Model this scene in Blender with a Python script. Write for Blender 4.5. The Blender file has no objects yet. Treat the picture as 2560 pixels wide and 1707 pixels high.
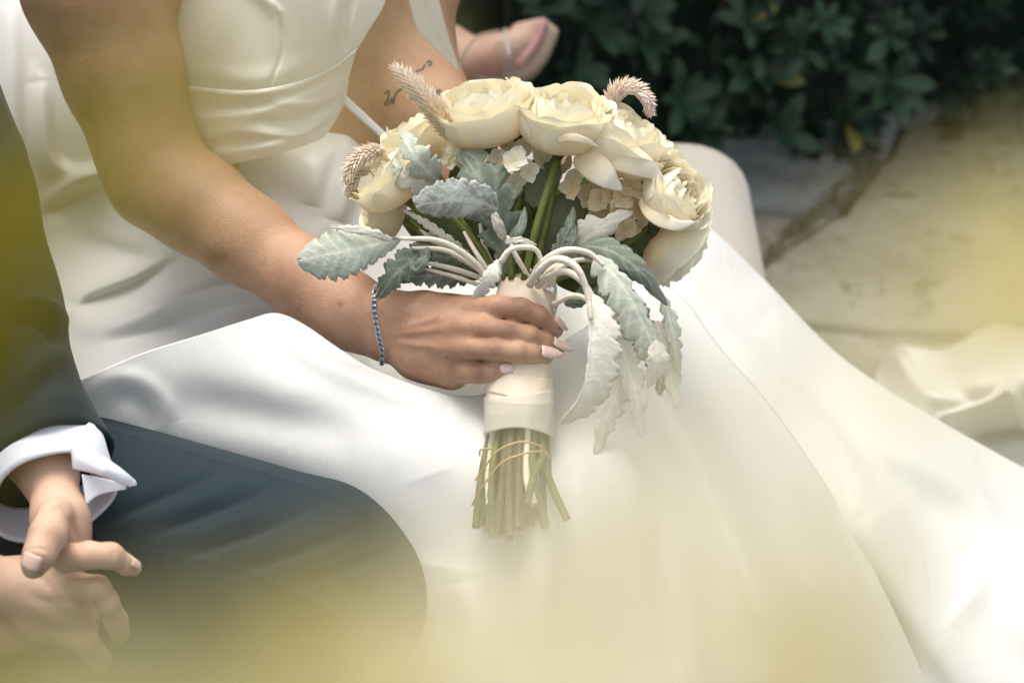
import bpy, math, random
import numpy as np
from mathutils import Vector, Matrix
from mathutils.bvhtree import BVHTree

random.seed(7); rng = np.random.default_rng(7)
C = bpy.context.scene.collection
sc = bpy.context.scene
rad = math.radians

# ------------------------------------------------------------------ camera, light, exposure
S, D0, CX, CY, PITCH, CAMH = 0.00038, 2.3, 1280.0, 853.5, 30.0, 1.8
cam_d = bpy.data.cameras.new('camera'); cam = bpy.data.objects.new('camera', cam_d); C.objects.link(cam)
cam.location = (0, 0, CAMH); cam.rotation_euler = (rad(90 - PITCH), 0, 0)
cam_d.sensor_width = 36; cam_d.lens = 36 * D0 / (2560 * S)
cam_d.clip_start = 0.02; cam_d.clip_end = 200
cam_d.dof.use_dof = True; cam_d.dof.focus_distance = D0 - 0.02; cam_d.dof.aperture_fstop = 4.3
sc.camera = cam

w = bpy.data.worlds.new('World'); sc.world = w; w.use_nodes = True
nt = w.node_tree; bg = nt.nodes['Background']
sky = nt.nodes.new('ShaderNodeTexSky'); sky.sky_type = 'NISHITA'; sky.sun_disc = False
SUN_EL, SUN_AZ = rad(72), rad(-35)          # azimuth measured from +Y (away from the camera) towards +X
sky.sun_elevation = SUN_EL; sky.sun_rotation = SUN_AZ
sky.air_density = 1.0; sky.dust_density = 4.0; sky.ozone_density = 0.6
hs = nt.nodes.new('ShaderNodeHueSaturation'); hs.inputs['Saturation'].default_value = .30      # thin white cloud greys the blue
nt.links.new(sky.outputs[0], hs.inputs['Color']); nt.links.new(hs.outputs[0], bg.inputs[0]); bg.inputs[1].default_value = 0.15
sun_d = bpy.data.lights.new('sun', 'SUN'); sun = bpy.data.objects.new('sun', sun_d); C.objects.link(sun)
sun_d.energy = 1.35; sun_d.angle = rad(34); sun_d.color = (1.0, 0.93, 0.82)
sdir = Vector((math.sin(SUN_AZ) * math.cos(SUN_EL), math.cos(SUN_AZ) * math.cos(SUN_EL), math.sin(SUN_EL)))
sun.rotation_euler = sdir.to_track_quat('Z', 'Y').to_euler()
sc.view_settings.view_transform = 'Standard'; sc.view_settings.look = 'None'
sc.view_settings.exposure = 0.86; sc.view_settings.gamma = 1.0; sc.view_settings.use_curve_mapping = False
sc.cycles.max_bounces = 8; sc.cycles.use_denoising = True

# ------------------------------------------------------------------ coordinates
# a point is given as (x, y) on the 2560x1707 picture plus metres in front of the focal plane
MC = np.array(Matrix.Translation(cam.location) @ Matrix.Rotation(rad(90 - PITCH), 4, 'X'))
RC = MC[:3, :3]
def PW(a):
    a = np.atleast_2d(np.asarray(a, float))
    d = D0 - a[:, 2]
    k = S * d / D0
    c = np.stack([(a[:, 0] - CX) * k, -(a[:, 1] - CY) * k, -d], 1)
    return c @ RC.T + MC[:3, 3]
def P(x, y, z): return Vector(PW([(x, y, z)])[0])
def RR(r, z): return r * S * (D0 - z) / D0
def DV(x, y, z): return Vector(RC @ np.array([x, y, z], float))   # direction: x right, y up, z to the camera
def G(x, y, h=0.0):
    p = P(x, y, 0); o = Vector(cam.location); d = p - o
    return o + d * ((h - o.z) / d.z)
def topx(v):
    c = (np.atleast_2d(v) - MC[:3, 3]) @ RC
    d = -c[:, 2]; k = S * d / D0
    return np.stack([c[:, 0] / k + CX, CY - c[:, 1] / k, D0 - d], 1)

# ------------------------------------------------------------------ objects
WL = {}
def setp(o, label=None, cat=None, group=None, kind=None, category=None):
    cat = cat or category
    if label: o['label'] = label
    if cat: o['category'] = cat
    if group: o['group'] = group
    if kind: o['kind'] = kind
def empty(name, loc, parent=None, **k):
    o = bpy.data.objects.new(name, None); C.objects.link(o); o.empty_display_size = 0.02
    loc = Vector(loc)
    if parent is not None:
        o.parent = parent; o.location = loc - WL[parent.name]
    else: o.location = loc
    WL[o.name] = loc; setp(o, **k); return o
def mesh(name, V, F, smooth=True, mat=None):
    m = bpy.data.meshes.new(name)
    V = np.asarray(V, float)
    m.from_pydata([tuple(v) for v in V.tolist()], [], [tuple(f) for f in (F.tolist() if hasattr(F, 'tolist') else F)])
    if smooth: m.polygons.foreach_set('use_smooth', [True] * len(m.polygons))
    if mat: m.materials.append(mat)
    m.update(); return m
def mobj(name, V, F, mat, parent=None, smooth=True, attrs=None, **k):
    V = np.asarray(V, float)
    off = np.array(WL[parent.name]) if parent is not None else np.zeros(3)
    m = mesh(name, V - off, F, smooth, mat)
    if attrs:
        for an, av in attrs.items():
            at = m.attributes.new(an, 'FLOAT', 'POINT'); at.data.foreach_set('value', np.asarray(av, np.float32))
    o = bpy.data.objects.new(name, m); C.objects.link(o)
    if parent is not None: o.parent = parent
    WL[o.name] = Vector(off); setp(o, **k); return o
def inst(name, me, parent, M, **k):
    o = bpy.data.objects.new(name, me); C.objects.link(o)
    if parent is not None: o.parent = parent; M = Matrix.Translation(-WL[parent.name]) @ M
    o.matrix_local = M
    setp(o, **k); return o
class MB:
    def __init__(s): s.V = []; s.F = []; s.n = 0
    def add(s, V, F):
        V = np.asarray(V, float); s.V.append(V); s.F += [tuple(i + s.n for i in f) for f in F]; s.n += len(V)
    def get(s): return np.concatenate(s.V), s.F

# ------------------------------------------------------------------ materials
def nodes(name):
    m = bpy.data.materials.new(name); m.use_nodes = True
    n = m.node_tree.nodes; l = m.node_tree.links
    return m, n, l, n['Principled BSDF']
def setin(b, **k):
    for a, v in k.items():
        b.inputs[a.replace('_', ' ')].default_value = v
def noise(n, l, scale, detail=4, rough=.55, coord=None):
    t = n.new('ShaderNodeTexNoise'); t.inputs['Scale'].default_value = scale
    t.inputs['Detail'].default_value = detail; t.inputs['Roughness'].default_value = rough
    if coord is None:
        tc = n.new('ShaderNodeTexCoord'); coord = tc.outputs['Object']
    l.new(coord, t.inputs['Vector']); return t
def ramp(n, l, src, stops):
    r = n.new('ShaderNodeValToRGB'); l.new(src, r.inputs[0])
    e = r.color_ramp.elements
    while len(e) < len(stops): e.new(0.5)
    for i, (p, c) in enumerate(stops):
        e[i].position = p; e[i].color = (*c, 1) if len(c) == 3 else c
    return r
def mixc(n, l, fac, a, b, mode='MIX'):
    m = n.new('ShaderNodeMix'); m.data_type = 'RGBA'; m.blend_type = mode
    for s, v in ((0, fac), (6, a), (7, b)):
        if hasattr(v, 'is_output') or hasattr(v, 'links'): l.new(v, m.inputs[s])
        else: m.inputs[s].default_value = v if s == 0 else (*v, 1)
    return m.outputs[2]
def bump(n, l, b, src, strength=.2, dist=.001, prev=None):
    u = n.new('ShaderNodeBump'); u.inputs['Strength'].default_value = strength; u.inputs['Distance'].default_value = dist
    l.new(src, u.inputs['Height'])
    if prev: l.new(prev, u.inputs['Normal'])
    l.new(u.outputs[0], b.inputs['Normal']); return u.outputs[0]
def attr(n, name):
    a = n.new('ShaderNodeAttribute'); a.attribute_name = name; return a.outputs['Fac']

def skin_mat(name, c1, c2, dark, sss=(1.0, .35, .2), sw=.3, sl=.004):
    m, n, l, b = nodes(name)
    a = noise(n, l, 26, 6, .68); r = ramp(n, l, a.outputs[0], [(.35, c1), (.65, c2)])
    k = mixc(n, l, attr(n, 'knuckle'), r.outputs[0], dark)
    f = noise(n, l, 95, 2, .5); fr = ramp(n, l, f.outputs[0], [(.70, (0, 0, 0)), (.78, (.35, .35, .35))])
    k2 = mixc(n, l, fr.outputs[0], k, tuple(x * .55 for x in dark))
    l.new(k2, b.inputs['Base Color'])
    setin(b, Roughness=.46, Subsurface_Weight=sw, Subsurface_Scale=sl, Subsurface_Radius=sss)
    b.inputs['Specular IOR Level'].default_value = .42
    g = noise(n, l, 900, 3, .7); p = bump(n, l, b, g.outputs[0], .6, .0008)
    v = n.new('ShaderNodeTexVoronoi'); v.inputs['Scale'].default_value = 420
    tc = n.new('ShaderNodeTexCoord'); l.new(tc.outputs['Object'], v.inputs['Vector'])
    p3 = bump(n, l, b, v.outputs['Distance'], .3, .0006, p); k4 = noise(n, l, 130, 4, .65); bump(n, l, b, k4.outputs[0], .30, .0016, p3)
    return m
M_SKIN = skin_mat('bride_skin', (.41, .225, .135), (.52, .305, .195), (.18, .08, .055))
M_SKING = skin_mat('groom_skin', (.56, .36, .25), (.66, .44, .32), (.42, .20, .13))
M_SKINF = skin_mat('guest_skin', (.42, .27, .20), (.50, .33, .25), (.60, .16, .17))

def satin(name, col, rough=.36, sheen=.2, translucent=0.0, bsc=1.0, alpha=1.0):
    m, n, l, b = nodes(name)
    a = noise(n, l, 5, 3); r = ramp(n, l, a.outputs[0], [(.3, tuple(x * .97 for x in col)), (.7, col)])
    l.new(r.outputs[0], b.inputs['Base Color'])
    setin(b, Roughness=rough, Sheen_Weight=sheen, Alpha=alpha)
    b.inputs['Specular IOR Level'].default_value = .4
    tc = n.new('ShaderNodeTexCoord')
    g = noise(n, l, 1600, 2, .8, tc.outputs['Object']); p = bump(n, l, b, g.outputs[0], .25 * bsc, .0003)
    h = noise(n, l, 22, 3, .5, tc.outputs['Object']); p2 = bump(n, l, b, h.outputs[0], .22 * bsc, .006, p)
    mp = n.new('ShaderNodeMapping'); mp.inputs['Rotation'].default_value = (.3, .5, .7); mp.inputs['Scale'].default_value = (18, 3, 6); l.new(tc.outputs['Object'], mp.inputs[0])
    w3 = n.new('ShaderNodeTexNoise'); w3.inputs['Scale'].default_value = 1.6; w3.inputs['Detail'].default_value = 3; w3.inputs['Distortion'].default_value = .8
    l.new(mp.outputs[0], w3.inputs['Vector']); bump(n, l, b, w3.outputs[0], .20 * bsc, .006, p2)
    if translucent:
        t = n.new('ShaderNodeBsdfTranslucent'); t.inputs[0].default_value = (*col, 1)
        mx = n.new('ShaderNodeMixShader'); mx.inputs[0].default_value = translucent
        l.new(b.outputs[0], mx.inputs[1]); l.new(t.outputs[0], mx.inputs[2]); l.new(mx.outputs[0], n['Material Output'].inputs[0])
    return m
M_SATIN = satin('ivory_satin', (.69, .685, .65))
M_BODICE = satin('bodice_satin', (.80, .775, .70))
M_SHEER = satin('sheer_organza', (.80, .80, .74), .5, .3, .4, alpha=.72)
M_SHIRT = satin('white_shirt_cotton', (.83, .85, .90), .8, .1)
M_RIBBON = satin('champagne_ribbon', (.88, .74, .57), .2, .1)
M_RIBBON2 = satin('ivory_sheer_ribbon', (.88, .82, .70), .2, .1, .2, alpha=.9)
M_ORG = satin('organza_ribbon', (.84, .80, .70), .3, .1, .3, alpha=.62)
M_LINEN = satin('beige_linen', (.36, .335, .295), .9, .2, 0, 2.0)

def wool(name, col):
    m, n, l, b = nodes(name)
    tc = n.new('ShaderNodeTexCoord'); mp = n.new('ShaderNodeMapping'); mp.inputs['Rotation'].default_value = (0, .6, .9)
    l.new(tc.outputs['Object'], mp.inputs[0])
    wv = n.new('ShaderNodeTexWave'); wv.inputs['Scale'].default_value = 260; wv.inputs['Distortion'].default_value = 1.2
    wv.inputs['Detail'].default_value = 2; l.new(mp.outputs[0], wv.inputs['Vector'])
    a = noise(n, l, 700, 3, .7); r = ramp(n, l, a.outputs[0], [(.3, tuple(x * .75 for x in col)), (.7, tuple(x * 1.25 for x in col))])
    c = mixc(n, l, .18, r.outputs[0], tuple(x * 1.9 for x in col)); l.new(c, b.inputs['Base Color'])
    setin(b, Roughness=.85, Sheen_Weight=.08, Sheen_Roughness=.5)
    b.inputs['Specular IOR Level'].default_value = .25
    bump(n, l, b, a.outputs[0], .3, .0004); return m
M_WOOL = wool('slate_wool', (.009, .020, .027))

def petal_mat(name, tip, base, tr=.28):
    m, n, l, b = nodes(name)
    v = attr(n, 'v'); r = ramp(n, l, v, [(.0, base), (.5, tuple((x + y) / 2 for x, y in zip(base, tip))), (.92, tip)])
    a = noise(n, l, 60, 3); c = mixc(n, l, .12, r.outputs[0], a.outputs['Color'], 'SOFT_LIGHT')
    l.new(c, b.inputs['Base Color'])
    setin(b, Roughness=.55, Subsurface_Weight=.25, Subsurface_Scale=.006, Subsurface_Radius=(1, .8, .4), Sheen_Weight=.15)
    b.inputs['Specular IOR Level'].default_value = .25
    t = n.new('ShaderNodeBsdfTranslucent'); l.new(c, t.inputs[0])
    w2 = n.new('ShaderNodeTexWave'); w2.inputs['Scale'].default_value = 40; w2.inputs['Distortion'].default_value = 3
    tc = n.new('ShaderNodeTexCoord'); l.new(tc.outputs['Object'], w2.inputs['Vector'])
    bump(n, l, b, w2.outputs['Fac'], .06, .001)
    mx = n.new('ShaderNodeMixShader'); mx.inputs[0].default_value = tr
    l.new(b.outputs[0], mx.inputs[1]); l.new(t.outputs[0], mx.inputs[2]); l.new(mx.outputs[0], n['Material Output'].inputs[0])
    return m
M_ROSE = petal_mat('cream_rose_petal', (.985, .93, .73), (.985, .73, .34), .20)
M_HYD = petal_mat('hydrangea_sepal', (.88, .78, .56), (.80, .64, .32), .3)
M_HYDW = petal_mat('white_hydrangea_sepal', (.88, .84, .72), (.80, .74, .50), .3)

def leaf_mat(name, c1, c2, vein=None, rough=.7, tr=.1, nsc=60, bmp=.5, sheen=.3, brown=None):
    m, n, l, b = nodes(name)
    a = noise(n, l, nsc, 5, .65); r = ramp(n, l, a.outputs[0], [(.3, c1), (.7, c2)])
    c = r.outputs[0]
    if brown:
        bn = noise(n, l, 45, 3); br = ramp(n, l, bn.outputs[0], [(.48, (0, 0, 0)), (.62, (.8, .8, .8))])
        c = mixc(n, l, br.outputs[0], c, brown)
    if vein: c = mixc(n, l, attr(n, 'vein'), c, vein)
    l.new(c, b.inputs['Base Color']); setin(b, Roughness=rough, Sheen_Weight=sheen, Sheen_Roughness=.4)
    b.inputs['Specular IOR Level'].default_value = .3
    f = noise(n, l, 1100, 3, .8); p = bump(n, l, b, f.outputs[0], bmp, .0006)
    k = noise(n, l, 150, 3, .6); bump(n, l, b, k.outputs[0], bmp, .0025, p)
    if tr:
        t = n.new('ShaderNodeBsdfTranslucent'); l.new(c, t.inputs[0])
        mx = n.new('ShaderNodeMixShader'); mx.inputs[0].default_value = tr
        l.new(b.outputs[0], mx.inputs[1]); l.new(t.outputs[0], mx.inputs[2]); l.new(mx.outputs[0], n['Material Output'].inputs[0])
    return m
M_DM = leaf_mat('dusty_miller', (.38, .43, .34), (.54, .58, .48), (.68, .70, .60))
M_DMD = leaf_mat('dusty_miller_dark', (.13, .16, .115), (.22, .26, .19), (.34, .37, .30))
M_DML = leaf_mat('dusty_miller_underside', (.68, .65, .55), (.78, .75, .64), (.86, .83, .73))
M_DMB = leaf_mat('dusty_miller_spotted', (.44, .50, .44), (.58, .63, .56), (.58, .62, .55), brown=(.26, .24, .20), bmp=.8)
M_DMT = leaf_mat('dusty_miller_tan', (.48, .46, .38), (.60, .57, .47), (.66, .62, .52))
M_DMS = leaf_mat('woolly_stem', (.74, .68, .54), (.84, .78, .64), None, .85, 0, 120, .5)
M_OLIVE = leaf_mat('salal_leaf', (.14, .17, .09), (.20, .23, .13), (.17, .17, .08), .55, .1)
M_STEM = leaf_mat('rose_stem', (.09, .12, .022), (.17, .19, .045), None, .42, 0, 40, .3, .0)
M_STEM2 = leaf_mat('cut_stem', (.075, .09, .022), (.19, .19, .06), None, .5, 0, 60, .5, .0)
M_STEM3 = leaf_mat('brown_cut_stem', (.07, .055, .022), (.16, .13, .055), None, .5, 0, 60, .5, .0)
M_STEMW = leaf_mat('pale_cut_stem', (.68, .64, .50), (.80, .76, .62), None, .5, 0, 50, .4, .0)
M_CUT = leaf_mat('stem_cut_end', (.55, .46, .26), (.68, .58, .36), None, .7, 0, 200, .4, 0)
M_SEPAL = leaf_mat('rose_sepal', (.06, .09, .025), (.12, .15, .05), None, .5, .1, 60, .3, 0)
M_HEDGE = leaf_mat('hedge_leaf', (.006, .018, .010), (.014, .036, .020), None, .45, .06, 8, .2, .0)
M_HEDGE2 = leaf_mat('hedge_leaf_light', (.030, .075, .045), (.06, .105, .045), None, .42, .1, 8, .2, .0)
M_HEDGEY = leaf_mat('hedge_leaf_yellow', (.16, .17, .04), (.22, .20, .05), None, .45, .15, 8, .2, .0)
M_SOIL = leaf_mat('soil', (.012, .012, .008), (.035, .032, .022), None, .95, 0, 30, 1, 0)
M_BARK = leaf_mat('twig_bark', (.07, .05, .03), (.12, .09, .05), None, .9, 0, 60, 1, 0)
M_FG = leaf_mat('yellow_green_leaf', (.46, .42, .20), (.54, .49, .25), None, .9, .45, 20, .2, 0)
M_FGD = leaf_mat('olive_leaf', (.13, .108, .006), (.18, .15, .01), None, 1, .3, 20, .2, 0)
M_FGN = leaf_mat('deep_golden_leaf', (.20, .165, .008), (.27, .22, .012), None, 1, .35, 20, .2, 0)
M_FGQ = leaf_mat('lemon_leaf', (.82, .68, .22), (.88, .76, .32), None, 1, .45, 20, .2, 0)
M_FGM = leaf_mat('golden_green_leaf', (.34, .28, .04), (.44, .37, .07), None, 1, .4, 20, .2, 0)
for m_ in (M_FGD, M_FGM, M_FGN, M_FGQ): m_.node_tree.nodes['Principled BSDF'].inputs['Specular IOR Level'].default_value = .05
M_FGP = leaf_mat('pale_blossom_leaf', (.90, .80, .50), (.95, .88, .62), None, .5, .45, 20, .2, 0)
M_CEL = leaf_mat('celosia_bract', (.74, .58, .34), (.90, .78, .56), None, .6, .2, 300, .3, .1)
M_CELP = leaf_mat('pink_celosia_bract', (.84, .68, .56), (.95, .86, .76), None, .6, .2, 300, .3, .1)
M_BAND = leaf_mat('rubber_band', (.50, .33, .13), (.62, .42, .18), None, .45, 0, 80, .1, 0)

def simple(name, col, rough=.5, metal=0, trans=0, ior=1.45, coat=0):
    m, n, l, b = nodes(name)
    a = noise(n, l, 120, 2); r = ramp(n, l, a.outputs[0], [(.3, tuple(x * .92 for x in col)), (.7, col)])
    l.new(r.outputs[0], b.inputs['Base Color'])
    setin(b, Roughness=rough, Metallic=metal, Transmission_Weight=trans, IOR=ior, Coat_Weight=coat); return m
M_NAIL = simple('pale_pink_nail_polish', (.80, .56, .48), .12, coat=1)
M_NAILG = simple('bare_nail', (.74, .52, .42), .3)
M_SILVER = simple('silver', (.85, .86, .88), .18, 1)
M_SAPPH = simple('blue_gemstone', (.03, .08, .20), .04, 0, .35, 1.77, 1)
M_CRYST = simple('crystal', (.97, .97, .97), .03, .55, .3, 1.9, 1)
M_TAT = simple('tattoo_ink', (.075, .055, .05), .6)
M_SOLE = simple('brown_sandal_sole', (.40, .30, .22), .8)
M_PINK = simple('pink_insole', (.52, .27, .28), .6)
M_WOOD = simple('bench_wood', (.20, .09, .05), .5)

def stone(name, c1, c2, c3):
    m, n, l, b = nodes(name)
    a = noise(n, l, 4.5, 8, .72); r = ramp(n, l, a.outputs[0], [(.3, c1), (.5, c2), (.72, c3)])
    d = noise(n, l, 11, 6, .75); dr = ramp(n, l, d.outputs[0], [(.55, (0, 0, 0)), (.63, (.85, .85, .85))])
    c = mixc(n, l, dr.outputs[0], r.outputs[0], tuple(x * .35 for x in c1)); l.new(c, b.inputs['Base Color'])
    setin(b, Roughness=.9); bump(n, l, b, d.outputs[0], .8, .012); return m
M_ST1 = stone('tan_sandstone', (.13, .125, .095), (.28, .27, .215), (.40, .39, .335))
M_ST2 = stone('grey_sandstone', (.17, .19, .19), (.32, .35, .35), (.52, .56, .56))
M_ST3 = stone('pinkish_sandstone', (.16, .14, .12), (.30, .265, .23), (.38, .34, .30))

# ------------------------------------------------------------------ geometry helpers
def crom(pts, n):
    p = np.asarray(pts, float)
    if len(p) == 2: return p[0] + (p[1] - p[0]) * np.linspace(0, 1, n)[:, None]
    q = np.vstack([2 * p[0] - p[1], p, 2 * p[-1] - p[-2]])
    out = []
    for i in range(len(p) - 1):
        t = np.linspace(0, 1, 24, endpoint=False)[:, None]
        a, b, c, d = q[i:i + 4]
        out.append(.5 * ((2 * b) + (c - a) * t + (2 * a - 5 * b + 4 * c - d) * t ** 2 + (3 * b - a - 3 * c + d) * t ** 3))
    o = np.vstack(out + [p[-1:]])
    L = np.r_[0, np.cumsum(np.linalg.norm(np.diff(o, axis=0), axis=1))]
    s = np.linspace(0, L[-1], n)
    return np.stack([np.interp(s, L, o[:, k]) for k in range(o.shape[1])], 1)
def grid_faces(nu, nv, off=0, wrap=False):
    F = []
    for i in range(nu - 1):
        for j in range(nv if wrap else nv - 1):
            a = off + i * nv + j; b = off + i * nv + (j + 1) % nv
            F.append((a, b, b + nv, a + nv))
    return F
def coons(top, bottom, left, right, nu, nv):
    T, B, Lf, Rt = crom(top, nu), crom(bottom, nu), crom(left, nv), crom(right, nv)
    u = np.linspace(0, 1, nu)[None, :, None]; v = np.linspace(0, 1, nv)[:, None, None]
    X = (1 - v) * T[None] + v * B[None] + (1 - u) * Lf[:, None] + u * Rt[:, None] \
        - ((1 - u) * (1 - v) * T[0] + u * (1 - v) * T[-1] + (1 - u) * v * B[0] + u * v * B[-1])
    return X.reshape(-1, 2)
def tps(ctrl):
    c = np.asarray(ctrl, float); X = c[:, :2] / 1000; n = len(X)
    def phi(r2): return np.where(r2 > 0, .5 * r2 * np.log(r2 + 1e-12), 0)
    K = phi(((X[:, None] - X[None]) ** 2).sum(-1)) + np.eye(n) * 2e-4
    Pm = np.c_[np.ones(n), X]; A = np.block([[K, Pm], [Pm.T, np.zeros((3, 3))]])
    w_ = np.linalg.solve(A, np.r_[c[:, 2], 0, 0, 0])
    def f(q):
        q = q / 1000; r2 = ((q[:, None] - X[None]) ** 2).sum(-1)
        return phi(r2) @ w_[:n] + w_[n] + q @ w_[n + 1:]
    return f
def ridge(q, pts, wd, h, skew=0., fade=.5):
    p = crom(pts, 28); best = np.full(len(q), 1e9); sd = np.zeros(len(q)); tt = np.zeros(len(q))
    for i in range(len(p) - 1):
        a, b = p[i], p[i + 1]; ab = b - a; L2 = ab @ ab
        t = np.clip(((q - a) @ ab) / L2, 0, 1); dd = q - a - t[:, None] * ab
        d = np.hypot(dd[:, 0], dd[:, 1]); m = d < best
        best[m] = d[m]; sg = np.sign(ab[0] * dd[:, 1] - ab[1] * dd[:, 0]); sd[m] = (d * sg)[m]
        tt[m] = ((i + t) / (len(p) - 1))[m]
    ww = np.where(sd > 0, wd * (1 + skew), wd * (1 - skew))
    return h * np.exp(-(sd / ww) ** 2) * np.sin(np.pi * np.clip(tt, .02, .98)) ** fade
def sheet(name, q, nu, nv, zf, mat, parent, folds=(), thick=.0016, **k):
    z = zf(q)
    for f in folds: z = z + ridge(q, *f)
    V = PW(np.c_[q, z]); F = grid_faces(nv, nu)
    o = mobj(name, V, F, mat, parent, **k)
    md = o.modifiers.new('thickness', 'SOLIDIFY'); md.thickness = thick; md.offset = 0
    return o
def tube_geo(W, r, n=8, caps=True):
    W = np.asarray(W, float); m = len(W); r = np.broadcast_to(np.asarray(r, float), (m,))
    T = np.gradient(W, axis=0); T /= np.linalg.norm(T, axis=1)[:, None] + 1e-12
    up = np.array([0, 0, 1.]) if abs(T[0][2]) < .9 else np.array([1., 0, 0])
    N = np.cross(T[0], up); N /= np.linalg.norm(N); V = []
    for i in range(m):
        N = N - T[i] * (N @ T[i]); N /= np.linalg.norm(N) + 1e-12; B = np.cross(T[i], N)
        a = np.linspace(0, 2 * np.pi, n, endpoint=False)[:, None]
        V.append(W[i] + r[i] * (np.cos(a) * N + np.sin(a) * B))
    F = grid_faces(m, n, 0, True)
    if caps: F += [tuple(range(n))[::-1], tuple((m - 1) * n + j for j in range(n))]
    return np.vstack(V), F
def tube(name, pts, r, mat, parent, n=8, m=24, **k):
    p = crom(pts, m); rr = np.interp(np.linspace(0, 1, m), np.linspace(0, 1, len(r)), r) if hasattr(r, '__len__') else np.full(m, r)
    W = PW(p); R_ = rr * S
    V, F = tube_geo(W, R_, n)
    return mobj(name, V, F, mat, parent, **k)

# signed distance bodies -------------------------------------------------
def rcone(p, a, b, r1, r2):
    ba = b - a; l2 = ba @ ba; rr = r1 - r2; a2 = l2 - rr * rr; il2 = 1 / l2
    pa = p - a; y = pa @ ba; z = y - l2
    xv = pa * l2 - np.outer(y, ba); x2 = (xv * xv).sum(1); y2 = y * y * l2; z2 = z * z * l2
    k = np.sign(rr) * rr * rr * x2
    d = (np.sqrt(x2 * a2 * il2) + y * rr) * il2 - r1
    c1 = np.sign(z) * a2 * z2 > k; c2 = np.sign(y) * a2 * y2 < k
    d = np.where(c1, np.sqrt(x2 + z2) * il2 - r2, d)
    return np.where(~c1 & c2, np.sqrt(x2 + y2) * il2 - r1, d)
def smin(a, b, k):
    h = np.clip(.5 + .5 * (b - a) / k, 0, 1); return b * (1 - h) + a * h - k * h * (1 - h)
def eval_prims(p, prims):
    d = None
    for pr in prims:
        a, b, r1, r2, k, op = pr
        e = rcone(p, a, b, r1, r2)
        if d is None: d = e
        elif op == '+': d = smin(d, e, k)
        else: d = -smin(-d, e, k)
    return d
def prim(A, B, k=.01, op='+'):
    a, b = np.array(P(*A[:3])), np.array(P(*B[:3]))
    if np.linalg.norm(a - b) < 1e-4: b = b + 1e-4
    return (a, b, RR(A[3], A[2]), RR(B[3], B[2]), k, op)
def chain(pts, k=.01, op='+'): return [prim(pts[i], pts[i + 1], k, op) for i in range(len(pts) - 1)]
def sdf_mesh(prims, vox):
    pos = [pr for pr in prims if pr[5] == '+']
    lo = np.min([np.minimum(a - r1, b - r2) for a, b, r1, r2, k, o in pos], 0) - 4 * vox
    hi = np.max([np.maximum(a + r1, b + r2) for a, b, r1, r2, k, o in pos], 0) + 4 * vox
    B = 8; nb = np.ceil((hi - lo) / (B * vox)).astype(int); n = nb * B
    ii = np.stack(np.meshgrid(*[np.arange(x) for x in nb], indexing='ij'), -1).reshape(-1, 3)
    cen = lo + (ii + .5) * B * vox; dc = eval_prims(cen, prims)
    act = np.abs(dc) < B * vox * 1.35
    D = np.repeat(np.repeat(np.repeat(dc.reshape(nb).astype(np.float32), B, 0), B, 1), B, 2)
    loc = np.stack(np.meshgrid(*[np.arange(B)] * 3, indexing='ij'), -1).reshape(-1, 3)
    bi = ii[act]; bc = cen[act]; key = (bi // 3) @ np.array([1, 1000, 1000000]); o_ = np.argsort(key, kind='stable'); ks = key[o_]
    cuts = np.r_[0, np.flatnonzero(np.diff(ks)) + 1, len(ks)]
    reach = B * vox * .87 + .004
    pd = np.stack([rcone(bc, p_[0], p_[1], p_[2], p_[3]) - p_[4] for p_ in prims], 1) < reach
    for c0, c1 in zip(cuts[:-1], cuts[1:]):
        sel = o_[c0:c1]; use = [p_ for p_, m_ in zip(prims, pd[sel].any(0)) if m_]
        if not use or use[0][5] != '+': continue
        idx = (bi[sel][:, None] * B + loc[None]).reshape(-1, 3)
        D[idx[:, 0], idx[:, 1], idx[:, 2]] = eval_prims(lo + idx * vox, use)
    ins = D < 0
    cs = [ins[i:n[0] - 1 + i, j:n[1] - 1 + j, k:n[2] - 1 + k] for i in (0, 1) for j in (0, 1) for k in (0, 1)]
    s = sum(c.astype(np.int8) for c in cs); cell = (s > 0) & (s < 8)
    ci = np.argwhere(cell); vid = np.full(cell.shape, -1, np.int32); vid[cell] = np.arange(len(ci))
    acc = np.zeros((len(ci), 3)); cnt = np.zeros(len(ci))
    offs = [np.array(o) for o in [(i, j, k) for i in (0, 1) for j in (0, 1) for k in (0, 1)]]
    for a in range(8):
        for b in range(a + 1, 8):
            if np.abs(offs[a] - offs[b]).sum() != 1: continue
            pa, pb = ci + offs[a], ci + offs[b]
            da, db = D[tuple(pa.T)], D[tuple(pb.T)]; m = (da < 0) != (db < 0)
            t = (da / (da - db + 1e-20))[m][:, None]
            acc[m] += pa[m] + t * (pb - pa)[m]; cnt[m] += 1
    V = lo + (acc / cnt[:, None]) * vox; F = []
    for ax in range(3):
        o1, o2 = [k for k in range(3) if k != ax]
        sl0 = [slice(None)] * 3; sl1 = [slice(None)] * 3; sl0[ax] = slice(0, n[ax] - 1); sl1[ax] = slice(1, n[ax])
        ch = ins[tuple(sl0)] != ins[tuple(sl1)]; e = np.argwhere(ch)
        e = e[(e[:, o1] > 0) & (e[:, o2] > 0) & (e[:, o1] < n[o1] - 1) & (e[:, o2] < n[o2] - 1)]
        q = []
        for da, db in ((0, 0), (1, 0), (1, 1), (0, 1)):
            c = e.copy(); c[:, o1] -= da; c[:, o2] -= db; q.append(vid[tuple(c.T)])
        q = np.stack(q, 1); fl = ins[tuple(e.T)]
        if ax == 1: fl = ~fl
        q[fl] = q[fl][:, ::-1]; F.append(q)
    F = np.vstack(F); F = F[(F >= 0).all(1)]
    return V, F[:, ::-1]
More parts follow.
